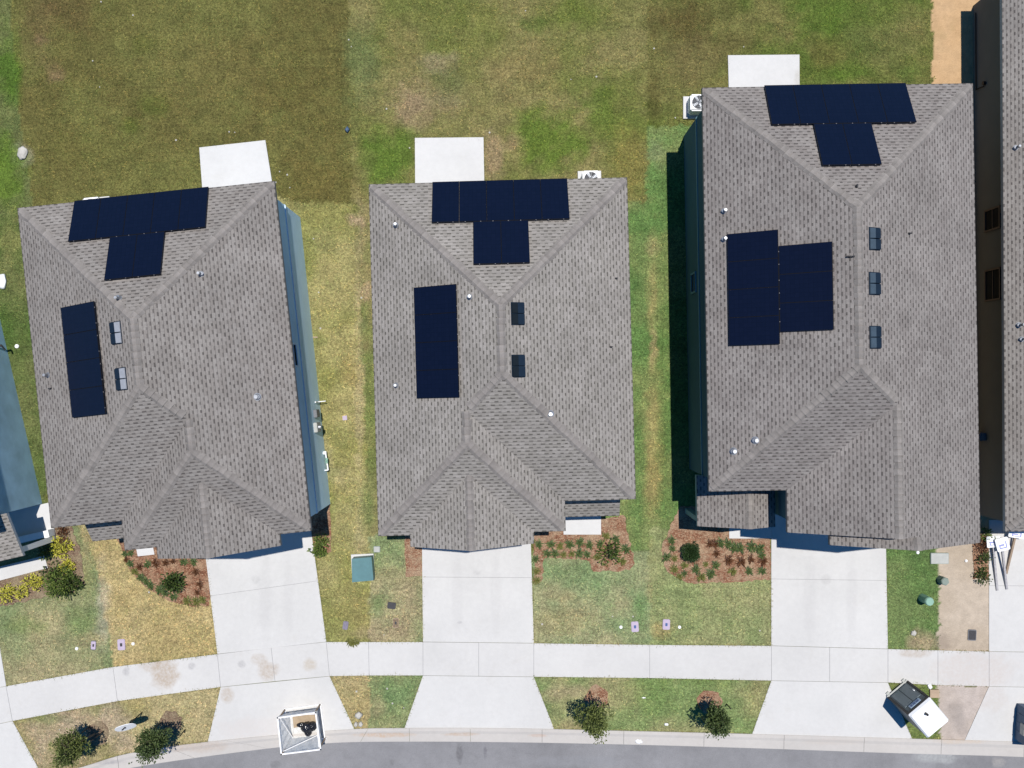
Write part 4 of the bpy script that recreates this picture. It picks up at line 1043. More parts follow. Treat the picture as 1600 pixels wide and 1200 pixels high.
# ------------------------------------------------------------------ air conditioners
def aircon(px, py, rz, label, z=.85, pad=(1.05, 1.05), poff=(0, 0)):
    b = W(px, py, 0)
    e = empty('air_conditioner', b, label, 'air conditioner', 'outdoor cooling units')
    mb = MB().box(b + Vector((poff[0], poff[1], .05)), (pad[0], pad[1], .1), rz); mb.build('base_pad', M_patio, e)
    s = .37; mb = MB()
    mb.box(b + Vector((0, 0, .1 + (z - .1) / 2)), (2 * s, 2 * s, z - .1), rz); mb.build('cabinet', M_white, e, bevel=.06)
    gr = MB()
    for k in range(1, 5):
        r = .3 * k / 4.2
        for i in range(20):
            a0, a1 = 2 * math.pi * i / 20, 2 * math.pi * (i + 1) / 20
            gr.tube(b + Vector((r * math.cos(a0), r * math.sin(a0), z + .035)), b + Vector((r * math.cos(a1), r * math.sin(a1), z + .035)), .008, n=5)
    for i in range(8):
        a = math.pi * i / 4
        gr.tube(b + Vector((0, 0, z + .04)), b + Vector((.31 * math.cos(a), .31 * math.sin(a), z + .03)), .008, n=5)
    gr.build('fan_guard', M_galv, e)
    w = MB()
    w.tube(b + Vector((0, 0, z + .002)), b + Vector((0, 0, z + .006)), .3, .3, 24); w.build('fan_well', M_lid_dark, e)
    f = MB()
    for i in range(4):
        a = math.pi / 2 * i + .4
        u = Vector((math.cos(a), math.sin(a), 0)); v = Vector((-u.y, u.x, 0)); c = b + Vector((0, 0, z + .014))
        f.hexa([c + u * .05 - v * .03, c + u * .28 - v * .02, c + u * .28 + v * .12, c + u * .05 + v * .05], [c + u * .05 - v * .03 + Vector((0, 0, .006)), c + u * .28 - v * .02 + Vector((0, 0, .006)), c + u * .28 + v * .12 + Vector((0, 0, .016)), c + u * .05 + v * .05 + Vector((0, 0, .01))])
    f.build('fan_blade', M_vent_grey, e)
aircon(1086, 169, 0, 'white air conditioner with its whole round fan showing, behind the largest house', pad=(1.1, 1.0))
aircon(921, 286, .02, 'air conditioner half hidden by the rear eave of the middle house')
aircon(156, 327, .1, 'air conditioner pad just showing behind the rear eave of the left house')

# ------------------------------------------------------------------ portable toilet
def toilet():
    a, b = W(1385, 1088), W(1416, 1062)     # front sill
    x = (b - a); wd = x.length; x.normalize(); y = Vector((x.y, -x.x, 0))
    dp = 1.3; H = 2.16
    c = (a + b) / 2 + y * dp / 2
    e = empty('portable_toilet', c, 'dark grey portable toilet with white roof standing askew on the verge', 'portable toilet')
    def P(u, v, z): return a + x * u + y * v + Vector((0, 0, z))
    def bx(mb, u0, u1, v0, v1, z0, z1): mb.hexa([P(u0, v0, z0), P(u0, v1, z0), P(u1, v1, z0), P(u1, v0, z0)], [P(u0, v0, z1), P(u0, v1, z1), P(u1, v1, z1), P(u1, v0, z1)])
    mb = MB(); bx(mb, 0, wd, .06, dp, .12, H); mb.build('cabin', M_toilet, e, bevel=.03)
    mb = MB(); bx(mb, .06, .2, -.16, dp + .1, 0, .1); bx(mb, wd - .2, wd - .06, -.16, dp + .1, 0, .1); bx(mb, .0, wd, -.06, dp, .1, .13); mb.build('skid', M_vault, e)
    mb = MB(); bx(mb, -.02, .07, .0, .1, .12, H); bx(mb, wd - .07, wd + .02, .0, .1, .12, H); bx(mb, .07, wd - .07, .0, .1, H - .12, H); mb.build('door_frame', M_black, e)
    d = MB(); bx(d, .09, wd - .09, .02, .06, .16, H - .13); do = d.build('door', M_toilet, e)
    d = MB(); bx(d, .15, wd / 2 - .02, -.005, .02, .24, H - .52); bx(d, wd / 2 + .02, wd - .15, -.005, .02, .24, H - .52); d.build('door_panel', M_toilet2, do)
    d = MB(); bx(d, wd - .2, wd - .15, -.04, -.005, 1.0, 1.12); d.build('handle', M_white_pl, do)
    s = MB(); bx(s, .28, wd - .32, -.008, .02, H - .44, H - .18); so = s.build('sign', M_sticker, do)
    s = MB()
    for (u0, u1, z0, z1) in ((.34, .44, .1, .2), (.47, .6, .1, .2), (.63, .78, .1, .2), (.34, .78, .04, .07)):
        bx(s, u0, u1, -.012, -.008, H - .44 + z0, H - .44 + z1)
    s.build('sign_print', M_stick_ink, so)
    r = MB()
    ov = .03
    lo = [P(-ov, -.0, H), P(-ov, dp + ov, H), P(wd + ov, dp + ov, H), P(wd + ov, -.0, H)]
    hi = [P(.06, .1, H + .17), P(.06, dp - .06, H + .17), P(wd - .06, dp - .06, H + .17), P(wd - .06, .1, H + .17)]
    r.hexa(lo, hi); r.build('roof', M_white_pl, e, bevel=.03)
    v = MB().tube(P(wd * .5, .36, H + .1), P(wd * .5, .36, H + .36), .055, .055, 12); v.build('vent_pipe', M_black, e)
toilet()

# ------------------------------------------------------------------ trash pen with bags
def pen():
    zt = 1.2
    c = [W(432.5, 1121, zt), W(494, 1112.5, zt), W(502, 1172, zt), W(438.5, 1180, zt)]
    ctr = sum(c, Vector()) / 4
    e = empty('trash_pen', (ctr.x, ctr.y, 0), 'open square trash pen of white sheeting on a timber frame at the kerb', 'trash pen')
    r = MB(); s = MB(); pst = MB(); br = MB()
    for i in range(4):
        a, b = c[i], c[(i + 1) % 4]
        d = (b - a).normalized(); n = Vector((-d.y, d.x, 0))
        if n.dot(ctr - a) < 0: n = -n
        for z0, z1 in ((1.1, 1.2), (.03, .09)):
            r = r if z0 > 1 else r
            q = [a, b, b + n * .06, a + n * .06] if z0 > 1 else [a + n * .05, b + n * .05, b + n * .09, a + n * .09]
            (r if z0 > 1 else br).prism([(p.x, p.y) for p in q], z0, z1)
        # sheet with slack folds
        k = 14
        for j in range(k):
            for m_ in range(5):
                def sp(jj, mm):
                    f = jj / k; z = .05 + 1.06 * mm / 5
                    o = .03 + .22 * (1 - mm / 5) ** 1.3 + .03 * math.sin(jj * 1.7 + mm * 1.1 + i) * (1 if 0 < mm < 5 else 0)
                    q = a.lerp(b, f) + n * o; q = q.lerp(q.lerp(ctr, .0), 1); ins = .25 * (1 - mm / 5) ** 1.3; q = a.lerp(b, (ins + f * ((b - a).length - 2 * ins)) / (b - a).length) + n * o
                    return (q.x, q.y, z)
                s.quad(sp(j, m_), sp(j + 1, m_), sp(j + 1, m_ + 1), sp(j, m_ + 1))
        p0 = a + n * .08 + d * .06
        MB().tube((p0.x, p0.y, 0), (p0.x, p0.y, 1.19), .04, .04, 4).build('post', M_wood_brown, e)
        mid0 = a + n * .12; mid1 = b + n * .12
        br.tube((a.x + n.x * .3 + d.x * .28, a.y + n.y * .3 + d.y * .28, .1), (mid1.x - d.x * .1, mid1.y - d.y * .1, 1.1), .02, .02, 4)
    r.build('top_rail', M_white, e); s.build('sheeting', M_mesh, e, smooth=True); br.build('brace', M_white, e)
    fl = MB(); q = [ctr.lerp(p, .74) for p in c]
    fl.prism([(p.x, p.y) for p in q], .03, .06); fl.build('floor_sheet', M_mesh, e)
    pw = MB(); a, b = c[0].lerp(ctr, .42), c[1].lerp(ctr, .36)
    dv = (c[3] - c[0]).normalized()
    pw.prism([(p.x, p.y) for p in (a, b, b + dv * .55, a + dv * .6)], .062, .085)
    tag(pw.build('plywood_sheet', M_ply), 'brown plywood scrap lying under the black bag in the trash pen', 'plywood')
    bc = W(480, 1137, .3); bc = Vector((bc.x, bc.y, .1))
    bm = bmesh.new()
    for (ox, oy, oz, rx, ry, rz_) in ((0, 0, .2, .33, .28, .27), (.27, .05, .17, .23, .24, .2), (.03, -.3, .15, .18, .2, .16), (-.33, .1, .12, .28, .13, .1)):
        rx, ry, rz_, ox, oy = rx * .8, ry * .8, rz_ * .85, ox * .8, oy * .8
        g_ = bmesh.ops.create_icosphere(bm, subdivisions=4, radius=1)
        for v in g_['verts']:
            w = v.co.copy(); k = 1 + .13 * math.sin(9 * w.x + 5 * w.y) * math.cos(7 * w.y - 6 * w.z) + .07 * math.sin(17 * w.x + 13 * w.z)
            v.co = Vector((ox + w.x * rx * k, oy + w.y * ry * k, max(-.005, oz + w.z * rz_ * k)))
    me = bpy.data.meshes.new('garbage_bag'); bm.to_mesh(me); bm.free()
    for p in me.polygons: p.use_smooth = True
    me.materials.append(M_bag)
    o = bpy.data.objects.new('garbage_bag', me); COL.objects.link(o); o.location = bc
    tag(o, 'shiny black garbage bag inside the white trash pen', 'garbage bag')
pen()

# dumpster cut by the right edge
def dumpster():
    q = [W(1588, 1098), W(1650, 1101), W(1646, 1157), W(1584, 1153)]
    c = sum(q, Vector()) / 4
    e = empty('dumpster', c, 'dark blue steel waste container cut off by the right edge', 'dumpster')
    mb = MB(); ctr = c
    z1 = 1.35
    for i in range(4):
        a, b = q[i], q[(i + 1) % 4]; d = (b - a).normalized(); n = Vector((-d.y, d.x, 0))
        if n.dot(ctr - a) < 0: n = -n
        mb.prism([(p.x, p.y) for p in (a + d * (.05 if i % 2 else 0), b - d * (.05 if i % 2 else 0), b + n * .05 - d * (.05 if i % 2 else 0), a + n * .05 + d * (.05 if i % 2 else 0))], .08, z1)
        for k in range(1, 4):
            p = a.lerp(b, k / 4) - n * .012
            mb.box((p.x, p.y, .7), (.05, .024, 1.1), math.atan2(d.y, d.x))
    mb.build('body', M_navy, e)
    fl = MB().prism([(p.x, p.y) for p in [ctr.lerp(p, .93) for p in q]], .1, .16); fl.build('floor', M_navy, e)
    lb = MB(); a, b = q[0].lerp(q[3], .45), q[0].lerp(q[3], .75); n = Vector((-1, 0, 0))
    lb.prism([(p.x, p.y) for p in (a, b, b + n * .05, a + n * .05)], .5, .8); lb.build('plate', M_stone, e)
dumpster()

# ------------------------------------------------------------------ utilities
def rounded(mb, c, w, h, z0, z1, rz, r=.06, m=0):
    pts = []
    for (sx, sy, a0) in ((1, 1, 0), (-1, 1, 90), (-1, -1, 180), (1, -1, 270)):
        for k in range(5):
            a = math.radians(a0 + 22.5 * k)
            pts.append((sx * (w / 2 - r) + r * math.cos(a), sy * (h / 2 - r) + r * math.sin(a)))
    R = Matrix.Rotation(rz, 2)
    P = [(c.x + (R @ Vector(p)).x, c.y + (R @ Vector(p)).y) for p in pts]
    return mb.prism(P, z0, z1, m)
def transformer():
    b = W(571, 881)
    c = W(566, 889.5, .85); c = Vector((W(567, 886).x, W(567, 886).y, 0))
    e = empty('transformer', c, 'square teal transformer cabinet on a white concrete pad beside the middle driveway', 'transformer')
    mb = MB(); mb.prism([(p.x, p.y) for p in (W(549, 866), W(584, 864.5), W(585.5, 904), W(551, 906))], -.02, .1); mb.build('base_pad', M_patio, e)
    zt = .62
    t0 = [W(549.5, 873, zt), W(580.5, 870.5, zt), W(583.5, 907, zt), W(550, 910, zt)]
    cc = sum(t0, Vector()) / 4
    mb = MB(); lo = [cc.lerp(p, .99) for p in t0]
    mb.prism([(p.x, p.y) for p in lo], .1, zt - .05); mb.build('cabinet', M_teal, e, bevel=.012)
    mb = MB(); mb.prism([(p.x, p.y) for p in t0], zt - .049, zt); lid = mb.build('lid', M_teal, e, bevel=.012)
    mb = MB(); a = t0[0].lerp(t0[3], .16); b2 = t0[1].lerp(t0[2], .16); dv = (t0[3] - t0[0]).normalized() * .03
    mb.prism([(p.x, p.y) for p in (a, b2, b2 + dv, a + dv)], zt + .001, zt + .014); mb.build('hinge_bar', M_teal, lid)
transformer()
def pedestal(px, py, r, h, mat, label, n=8):
    b = W(px, py)
    e = empty('utility_pedestal', b, label, 'pedestal')
    MB().tube(b - Vector((0, 0, .05)), b + Vector((0, 0, h * .86)), r, r * .96, n).build('body', mat, e, bevel=.01)
    MB().tube(b + Vector((0, 0, h * .86)), b + Vector((0, 0, h)), r * 1.08, r * .9, n).build('cap', mat, e, bevel=.015)
pedestal(1441, 934, .2, .75, M_green, 'light green rounded utility pedestal on the grass beside the right driveway')
pedestal(1469, 905, .19, .5, M_ggreen, 'dull grey-green utility pedestal at the edge of grass and bare soil', 6)
def flat_box(px, py, w, h, rz, body, lid, label, name='valve_box', cat='valve box', group=None, z=.035, core=None):
    c = W(px, py)
    e = empty(name, c, label, cat, group)
    rounded(MB(), c, w, h, -.05, z, rz).build('rim', body, e)
    rounded(MB(), c, w * .84, h * .84, z - .01, z + .012, rz, .04).build('lid', lid, e)
    if core: rounded(MB(), c, w * .3, h * .3, z + .006, z + .02, rz, .02).build('lid_plate', core, e)
flat_box(190, 1007, .34, .5, .05, M_lilac, M_lilac, 'lilac valve box on the golden lawn by the left driveway', group='flush boxes in the front lawns', core=M_lid_dark)
flat_box(992, 979, .33, .47, .06, M_lilac, M_lilac, 'pale lilac valve box with dark plate, left one of the pair on the lawn', group='flush boxes in the front lawns', core=M_stick_ink)
flat_box(1041, 975.5, .33, .47, -.03, M_lilac, M_lilac, 'pale lilac valve box with dark plate, right one of the pair on the lawn', group='flush boxes in the front lawns', core=M_stick_ink)
flat_box(146.5, 1008, .24, .42, -.05, M_lid_grey, M_lilac, 'worn grey box with a pale lid in the green lawn left of the golden sod', group='flush boxes in the front lawns', core=M_lid_dark)
flat_box(612, 946, .38, .30, -.12, M_lid_dark, M_lid_dark, 'black meter box lying on grass left of the middle driveway', group='flush boxes in the front lawns')
flat_box(618.5, 973, .26, .44, 0, M_wood_brown, M_mulch_dull, 'open brown meter pit left of the middle driveway', group='flush boxes in the front lawns', core=M_lid_dark)
flat_box(540, 977, .24, .38, -.15, M_lid_violet, M_lid_violet, 'worn violet meter lid in yellow sod right of the left driveway', group='flush boxes in the front lawns')
flat_box(1518.5, 992, .38, .5, -.05, M_lid_grey, M_lid_dark, 'dark grey meter box in the bare soil strip', group='flush boxes in the front lawns')
c = W(1467, 872); e = empty('utility_vault', c, 'rectangular grey concrete vault lid between grass and soil behind the right eave', 'vault')
rounded(MB(), c, .82, .5, -.05, .08, 0, .02).build('rim', M_ggreen, e); rounded(MB(), c, .78, .46, .07, .1, 0, .02).build('lid', M_vault, e)
c = W(589, 858); e = empty('utility_vault', c, 'small square grey lid beside the teal transformer', 'vault')
rounded(MB(), c, .3, .28, -.05, .05, 0, .03).build('rim', M_ggreen, e); rounded(MB(), c, .25, .23, .04, .06, 0, .02).build('lid', M_vault, e)
def cleanout(px, py, label, r=.07):
    b = W(px, py); e = empty('cleanout_cap', b, label, 'pipe cap', 'white cleanout caps')
    MB().tube(b - Vector((0, 0, .05)), b + Vector((0, 0, .05)), r, r, 14).build('collar', M_white_pl, e)
    MB().tube(b + Vector((0, 0, .05)), b + Vector((0, 0, .08)), r * .8, r * .7, 14).build('plug', M_white_pl, e)
cleanout(208.5, 1005.5, 'white round cleanout cap in golden sod right of the lilac valve box')
cleanout(120.5, 1013, 'white round cleanout cap in the green lawn left of the worn grey box')
cleanout(970, 979.5, 'white round cleanout cap left of the lilac valve box pair')
cleanout(1061.5, 979.5, 'white round cleanout cap right of the lilac valve box pair')
cleanout(27, 541, 'white round cleanout cap on the green strip beside the slate blue wall', .09)
cleanout(1433.5, 863, 'white cap at the foot of the gable of the largest house', .07)
cleanout(1509, 876, 'white cap on bare soil beside the reddish bed', .06)

# back-flow preventer pipes by the blue wall
def backflow():
    c = W(510, 720)
    e = empty('backflow_pipe', c, 'white U-shaped backflow pipe standing beside the pale blue wall', 'pipe')
    a, b = W(506, 708), W(509, 734)
    r = .03; mb = MB()
    mb.tube(a, a + Vector((0, 0, .45)), r); mb.tube(a + Vector((-.2, .02, .45)), a + Vector((.18, 0, .45)), r); mb.build('riser', M_white_pl, e)
    mb = MB(); mb.tube(b, b + Vector((0, 0, .45)), r); mb.tube(b + Vector((-.2, 0, .45)), b + Vector((.2, .03, .45)), r); mb.build('riser', M_white_pl, e)
    m2 = MB().tube(a + Vector((.18, 0, .45)), b + Vector((.2, .03, .45)), .032); m2.build('cross_pipe', M_white_pl, e)
    k = a.lerp(b, .4) + Vector((.19, 0, .45)); m3 = MB().tube(k - Vector((0, .12, 0)), k + Vector((0, .12, 0)), .055); m3.tube(k, k + Vector((0, 0, .14)), .03); m3.build('valve', M_green, e)
backflow()

# sign on a post at the verge
def sign():
    b = W(222, 1113); H = 2.05
    e = empty('sign_post', b, 'dark post with a leaf-shaped white sign board standing on the verge between two young trees', 'sign')
    MB().tube(b - Vector((0, 0, .1)), b + Vector((0, 0, H)), .028, .028, 10).build('post', M_black, e)
    d = Vector((.90, .30, 0)).normalized(); n = Vector((-d.y, d.x, 0)); up = Vector((0, 0, 1))
    ct = b + Vector((0, 0, H - .36)) - d * .02 - n * .04
    tilt = (up * .82 + n * .57).normalized(); bn = d.cross(tilt).normalized()
    pts = []
    for k in range(20):
        a = 2 * math.pi * k / 20
        pts.append(ct + d * .45 * math.copysign(abs(math.cos(a)) ** .8, math.cos(a)) + tilt * .33 * math.copysign(abs(math.sin(a)) ** .9, math.sin(a)))
    mb = MB(); mb.hexa([p - bn * .03 for p in pts], [p - bn * .005 for p in pts]); bo = mb.build('board', M_white_pl, e)
    m2 = MB().tube(ct - n * .0 - d * .02 + up * .2, b + Vector((0, 0, H - .15)), .02); m2.build('bracket', M_black, e)
sign()

# yard signs piled at the single-storey garage
def yard_sign(foot, top, zt, w, h, rz, label, wood, group):
    f = W(*foot); t_ = W(*top, zt)
    e = empty('yard_sign', f, label, 'yard sign', group)
    d = (t_ - f).normalized()
    MB().tube(f + Vector((0, 0, .05)), t_, .062, .062, 4).build('post', wood, e)
    x = Vector((math.cos(rz), math.sin(rz), 0)); y = Vector((-x.y, x.x, 0))
    c = t_ + Vector((0, 0, .07))
    bd = MB(); rounded(bd, c, w, h, c.z - .02, c.z + .02, rz, .05); b_ = bd.build('board', M_white_pl, e)
    pr = MB()
    for (u0, u1, v0, v1) in ((-.3, .3, -.32, -.24), (.22, .3, -.24, .2), (-.3, .1, -.12, .02), (-.3, -.22, -.24, -.12)):
        q = [c + x * u * w + y * v * h for (u, v) in ((u0, v0), (u1, v0), (u1, v1), (u0, v1))]
        pr.prism([(p.x, p.y) for p in q], c.z + .021, c.z + .026)
    pr.build('print', M_violet, b_)
yard_sign((1557, 922), (1551, 846), .26, .62, .5, .08, 'white sign with blue print on a grey post, nearest the reddish bed', M_wood_grey, 'yard signs leaning in a pile')
yard_sign((1572, 920), (1565, 850), .42, .58, .58, .25, 'white sign with blue print on a grey post, middle and topmost of the pile', M_wood_grey, 'yard signs leaning in a pile')
yard_sign((1571, 896), (1587, 834), .26, .72, .36, -.15, 'white sign with blue print on a brown post, closest to the right edge', M_wood_brown, 'yard signs leaning in a pile')

# tub of stones at the verge (two white bags), small debris
def lump(name, px, py, r, zs, mat, label, cat, group=None, seed=0):
    bm = bmesh.new(); bmesh.ops.create_icosphere(bm, subdivisions=3, radius=1)
    for v in bm.verts:
        k = 1 + .18 * math.sin(5 * v.co.x + seed) * math.cos(4 * v.co.y + seed * 2) + .08 * math.sin(11 * v.co.z + 7 * v.co.x + seed)
        v.co = Vector((v.co.x * r[0] * k, v.co.y * r[1] * k, max(-.01, zs * .5 + v.co.z * zs * k)))
    me = bpy.data.meshes.new(name); bm.to_mesh(me); bm.free(); me.materials.append(mat)
    for p in me.polygons: p.use_smooth = True
    o = bpy.data.objects.new(name, me); COL.objects.link(o); o.location = W(px, py)
    return tag(o, label, cat, group)
lump('white_bag', 560.5, 1117, (.17, .15), .13, M_stone, 'pale bag on the verge corner, uppermost of three', 'bag', 'pale bags on the verge corner', 1)
lump('white_bag', 556.5, 1131, (.09, .12), .1, M_stone, 'small pale bag on the verge corner, lower left of three', 'bag', 'pale bags on the verge corner', 2)
lump('white_bag', 563.5, 1131, (.10, .12), .1, M_stone, 'small pale bag on the verge corner, lower right of three', 'bag', 'pale bags on the verge corner', 3)
lump('paper_scrap', 998, 1158, (.16, .1), .05, M_white, 'white crumpled paper lying in the gutter below the verge', 'scrap', None, 4)
lump('paper_scrap', 1041, 1131.5, (.09, .06), .05, M_white, 'white scrap on the verge near the kerb', 'scrap', None, 5)
lump('paper_scrap', 1006, 1090, (.09, .03), .03, M_white, 'thin white scrap in the middle of the verge between two young trees', 'scrap', None, 6)
lump('rubble', 36, 240, (.22, .3), .1, M_stone, 'pale grey rubble heap on the left edge of the back lawn', 'rubble', None, 7)
lump('debris', 543, 203, (.1, .13), .1, M_navy, 'small dark blue object on the seam of the back lawns', 'debris', None, 8)
lump('debris', 1427, 989, (.12, .12), .06, M_stone, 'pinkish white scrap on grass right of the right driveway', 'debris', None, 9)
lump('debris', 1452, 1072, (.1, .12), .08, M_white, 'white scrap on the verge behind the portable toilet', 'debris', None, 10)
lump('debris', 2, 440, (.25, .35), .12, M_white_pl, 'pinkish white block on the grass strip at the left edge', 'debris', None, 11)
mb = MB(); c = W(1459, 1083)
mb.box(c + Vector((0, 0, .05)), (.42, .36, .1), 0); tag(mb.build('cardboard_box', M_card), 'flat brown cardboard piece beside the portable toilet', 'cardboard')
mb = MB(); c = W(492, 527); mb.box(c + Vector((0, 0, .02)), (.26, .06, .04), 0); tag(mb.build('timber_offcut', M_ply), 'pale timber offcut on yellow sod beside the blue wall', 'offcut')
mb = MB(); c = W(539, 653); mb.box(c + Vector((0, 0, .02)), (.2, .2, .04), .1); tag(mb.build('paper_square', M_lilac), 'small pinkish square on the yellow sod between the houses', 'scrap')
# pale scraps on the lawns
rs = random.Random(3)
SCR = {'back lawn': [(158,3),(208,24),(156,136),(275,219),(367,207),(358,206),(145,95),(437,268),(449,273),(431,285),(453,293),(545,62),(549,73),(640,231),(765,207),(604,170),(1022,76),(932,120),(892,124),(821,17),(1055,184),(1162,73)],
       'yellow sod between the houses': [(490,373),(498,457),(501,513),(565,465)], 'front lawn': [(233,925),(400,1000),(847,975),(1187,985),(957,963),(989,963),(600,992)],
       'verge': [(557,1080),(613,1099),(631,1106),(605,1076),(93,1140)]}
for where, lst in SCR.items():
    base = None
    for (x, y) in lst:
        if base is None:
            mb = MB(); mb.hexa([(-.05, -.03, 0), (.04, -.05, 0), (.06, .03, 0), (-.02, .05, 0)], [(-.045, -.025, .02), (.035, -.045, .035), (.055, .03, .02), (-.02, .045, .03)])
            base = mb.build('litter_scrap', M_stone); o = base
        else:
            o = base.copy(); COL.objects.link(o)
        o.location = W(x, y); o.rotation_euler = (0, 0, rs.uniform(0, 6)); k = rs.uniform(.5, .95); o.scale = (k, k, k)
        tag(o, 'tiny pale scrap lying on the ' + where, 'scrap', 'scraps on the ' + where)

# ------------------------------------------------------------------ plants
def leaf(mb, p, d, up, L, w):
    s = d.cross(up)
    if s.length < 1e-4: s = Vector((1, 0, 0))
    s.normalize()
    m_ = p + d * L * .5 + up * L * .05
    mb.quad(p, m_ + s * w, p + d * L - up * L * .06, m_ - s * w)
def rdir(rng, zmin=-1, zmax=1):
    z = rng.uniform(zmin, zmax); a = rng.uniform(0, 2 * math.pi); r = math.sqrt(1 - z * z)
    return Vector((r * math.cos(a), r * math.sin(a), z))
def crown_mesh(rng, rx, ry, rz, clumps, per, L, cen=Vector((0, 0, 0)), wild=False):
    """leaf clumps around branch tips"""
    mb = MB(); tips = []; wv = rng.uniform(0, 6)
    for c in range(clumps):
        d = rdir(rng, -.7, 1); f = rng.uniform(.35, 1.0) ** .6
        if wild: f *= .72 + .5 * math.sin(3 * math.atan2(d.y, d.x) + wv) * .5 + .35 * rng.random()
        tip = cen + Vector((d.x * rx * f, d.y * ry * f, d.z * rz * f)); tips.append(tip)
        cs = rng.uniform(.5, 1.1) * L * 2.6
        for k in range(int(per * rng.uniform(.5, 1.3))):
            q = rdir(rng); r = rng.random() ** .5 * cs
            p = tip + q * r
            dd = (q + d * .5 + Vector((0, 0, rng.uniform(-.5, .5)))).normalized()
            leaf(mb, p, dd, (Vector((0, 0, 1)) + rdir(rng) * .7).normalized(), L * rng.uniform(.6, 1.3), L * rng.uniform(.22, .34))
    return mb, tips
def street_tree(bx, by, tx, ty, rx, rz, zc, seed, label, mat, stakes):
    rng = random.Random(seed)
    b = W(bx, by); c = W(tx, ty, zc)
    e = empty('young_tree', b, label, 'tree', 'young street trees on the verge')
    mb, tips = crown_mesh(rng, rx, rx * .92, rz, 74, 48, .10, c, True)
    # a wispy leader
    for k in range(80):
        q = c + Vector((rng.gauss(0, rx * .35), rng.gauss(0, rx * .35), rz * rng.uniform(.6, 1.35)))
        leaf(mb, q, rdir(rng), (Vector((0, 0, 1)) + rdir(rng) * .6).normalized(), .1, .03)
    mb.build('crown', mat, e)
    tr = MB(); mid = b.lerp(c, .5) + Vector((rng.uniform(-.05, .05), rng.uniform(-.05, .05), 0))
    tr.path([b - Vector((0, 0, .1)), mid, c, c + Vector((0, 0, rz * .8))], .045, .012, 8)
    for tp in tips[::2]:
        s0 = b.lerp(c, rng.uniform(.6, 1.0)) if rng.random() < .5 else c + Vector((0, 0, rng.uniform(0, rz * .5)))
        tr.path([s0, s0.lerp(tp, .5) + Vector((0, 0, .05)), tp], .014, .005, 5)
    tr.build('trunk', M_bark, e)
    for i, (sx, sy, wood, lean) in enumerate(stakes):
        p = W(sx, sy); st = MB(); tp = p + Vector((lean[0], lean[1], .75))
        st.tube(p - Vector((0, 0, .1)), tp, .028, .026, 6)
        o = st.build('stake', wood, e)
        tie = MB().tube(tp - Vector((0, 0, .08)), b.lerp(c, .4), .009, .009, 5); tie.build('tie', M_black, o)
street_tree(150, 1146, 113, 1168, .64, .9, 1.85, 21, 'young street tree at the far left of the verge, left of the white leaf-shaped sign', L_tree, [(162, 1142, M_black, (0, 0)), (147, 1156, M_wood_brown, (-.1, .12)), (140, 1135, M_black, (0, 0))])
street_tree(266, 1134, 237, 1163, .6, .9, 1.95, 22, 'young street tree right of the white leaf-shaped sign', L_tree_dk, [(289, 1140, M_black, (.05, 0)), (252, 1128, M_black, (0, 0)), (258, 1146, M_wood_brown, (.1, .1))])
street_tree(930, 1093, 926, 1124, .66, 1.1, 1.95, 23, 'young street tree with wide pale green crown beside the middle driveway apron', L_tree, [(951, 1100, M_black, (-.05, .1)), (910, 1108, M_wood_brown, (.05, .12)), (922, 1080, M_black, (0, 0))])
street_tree(1108, 1100, 1120, 1128, .54, .8, 1.85, 24, 'smallest young street tree, dark and sparse, left of the right driveway apron', L_tree_dk, [(1090, 1100, M_black, (-.02, .05)), (1135, 1100, M_black, (.02, .05)), (1108, 1112, M_wood_brown, (.1, -.05))])

def shrub(px, py, rx, ry, rz, clumps, per, L, mat, seed, name, label, cat='shrub', group=None):
    rng = random.Random(seed); b = W(px, py)
    mb, tips = crown_mesh(rng, rx, ry, rz, clumps, per, L, Vector((0, 0, rz * .75)))
    for tp in tips:
        mb.tube((0, 0, -.02), (tp.x * .95, tp.y * .95, max(.03, tp.z * .95)), .012, .006, 5, m=1)
    o = mb.build(name, [mat, M_bark]); o.location = b
    for v in o.data.vertices: v.co.z = max(-.02, v.co.z)
    return tag(o, label, cat, group)
GC = 'yellow-leaved shrubs in the left bed'
shrub(100, 853, .36, .36, .26, 18, 26, .11, L_croton, 31, 'croton_shrub', 'largest yellow shrub, right of the slate blue porch corner', group=GC)
shrub(107, 884, .24, .22, .2, 10, 22, .10, L_croton, 32, 'croton_shrub', 'yellow shrub just above the big dark bush', group=GC)
shrub(56, 909, .4, .24, .22, 15, 24, .10, L_croton, 33, 'croton_shrub', 'yellow shrub left of the big dark bush', group=GC)
shrub(34, 923, .2, .2, .2, 8, 22, .10, L_croton, 34, 'croton_shrub', 'small yellow shrub, second from the left edge', group=GC)
shrub(13, 926, .38, .28, .24, 15, 24, .10, L_croton, 35, 'croton_shrub', 'yellow shrub touching the left edge', group=GC)
shrub(100, 905, .55, .55, .4, 36, 24, .13, L_fern, 36, 'leafy_bush', 'big dark green leafy bush below the yellow shrubs at the left')
shrub(112, 913, .45, .4, .35, 20, 30, .12, L_dark, 46, 'leafy_bush', 'darker low bush growing into the right side of the big leafy bush')
shrub(84, 893, .26, .3, .25, 10, 24, .12, L_dark, 37, 'leafy_bush', 'small dark bush between the white walkway end and the big leafy bush')
shrub(80, 855, .22, .3, .25, 10, 24, .12, L_dark, 38, 'leafy_bush', 'dark bush in shade beside the slate blue porch corner')
shrub(99, 834, .2, .2, .2, 9, 22, .10, L_copper, 39, 'copper_shrub', 'dark red-brown shrub above the largest yellow shrub')
shrub(1077, 862, .36, .36, .34, 90, 40, .07, L_ball, 40, 'ball_shrub', 'round clipped dark green ball shrub in the bed of the largest house')
shrub(952, 864, .5, .42, .25, 22, 12, .12, L_fern, 41, 'sprawling_shrub', 'largest sprawling dark shrub at the right end of the middle house bed')
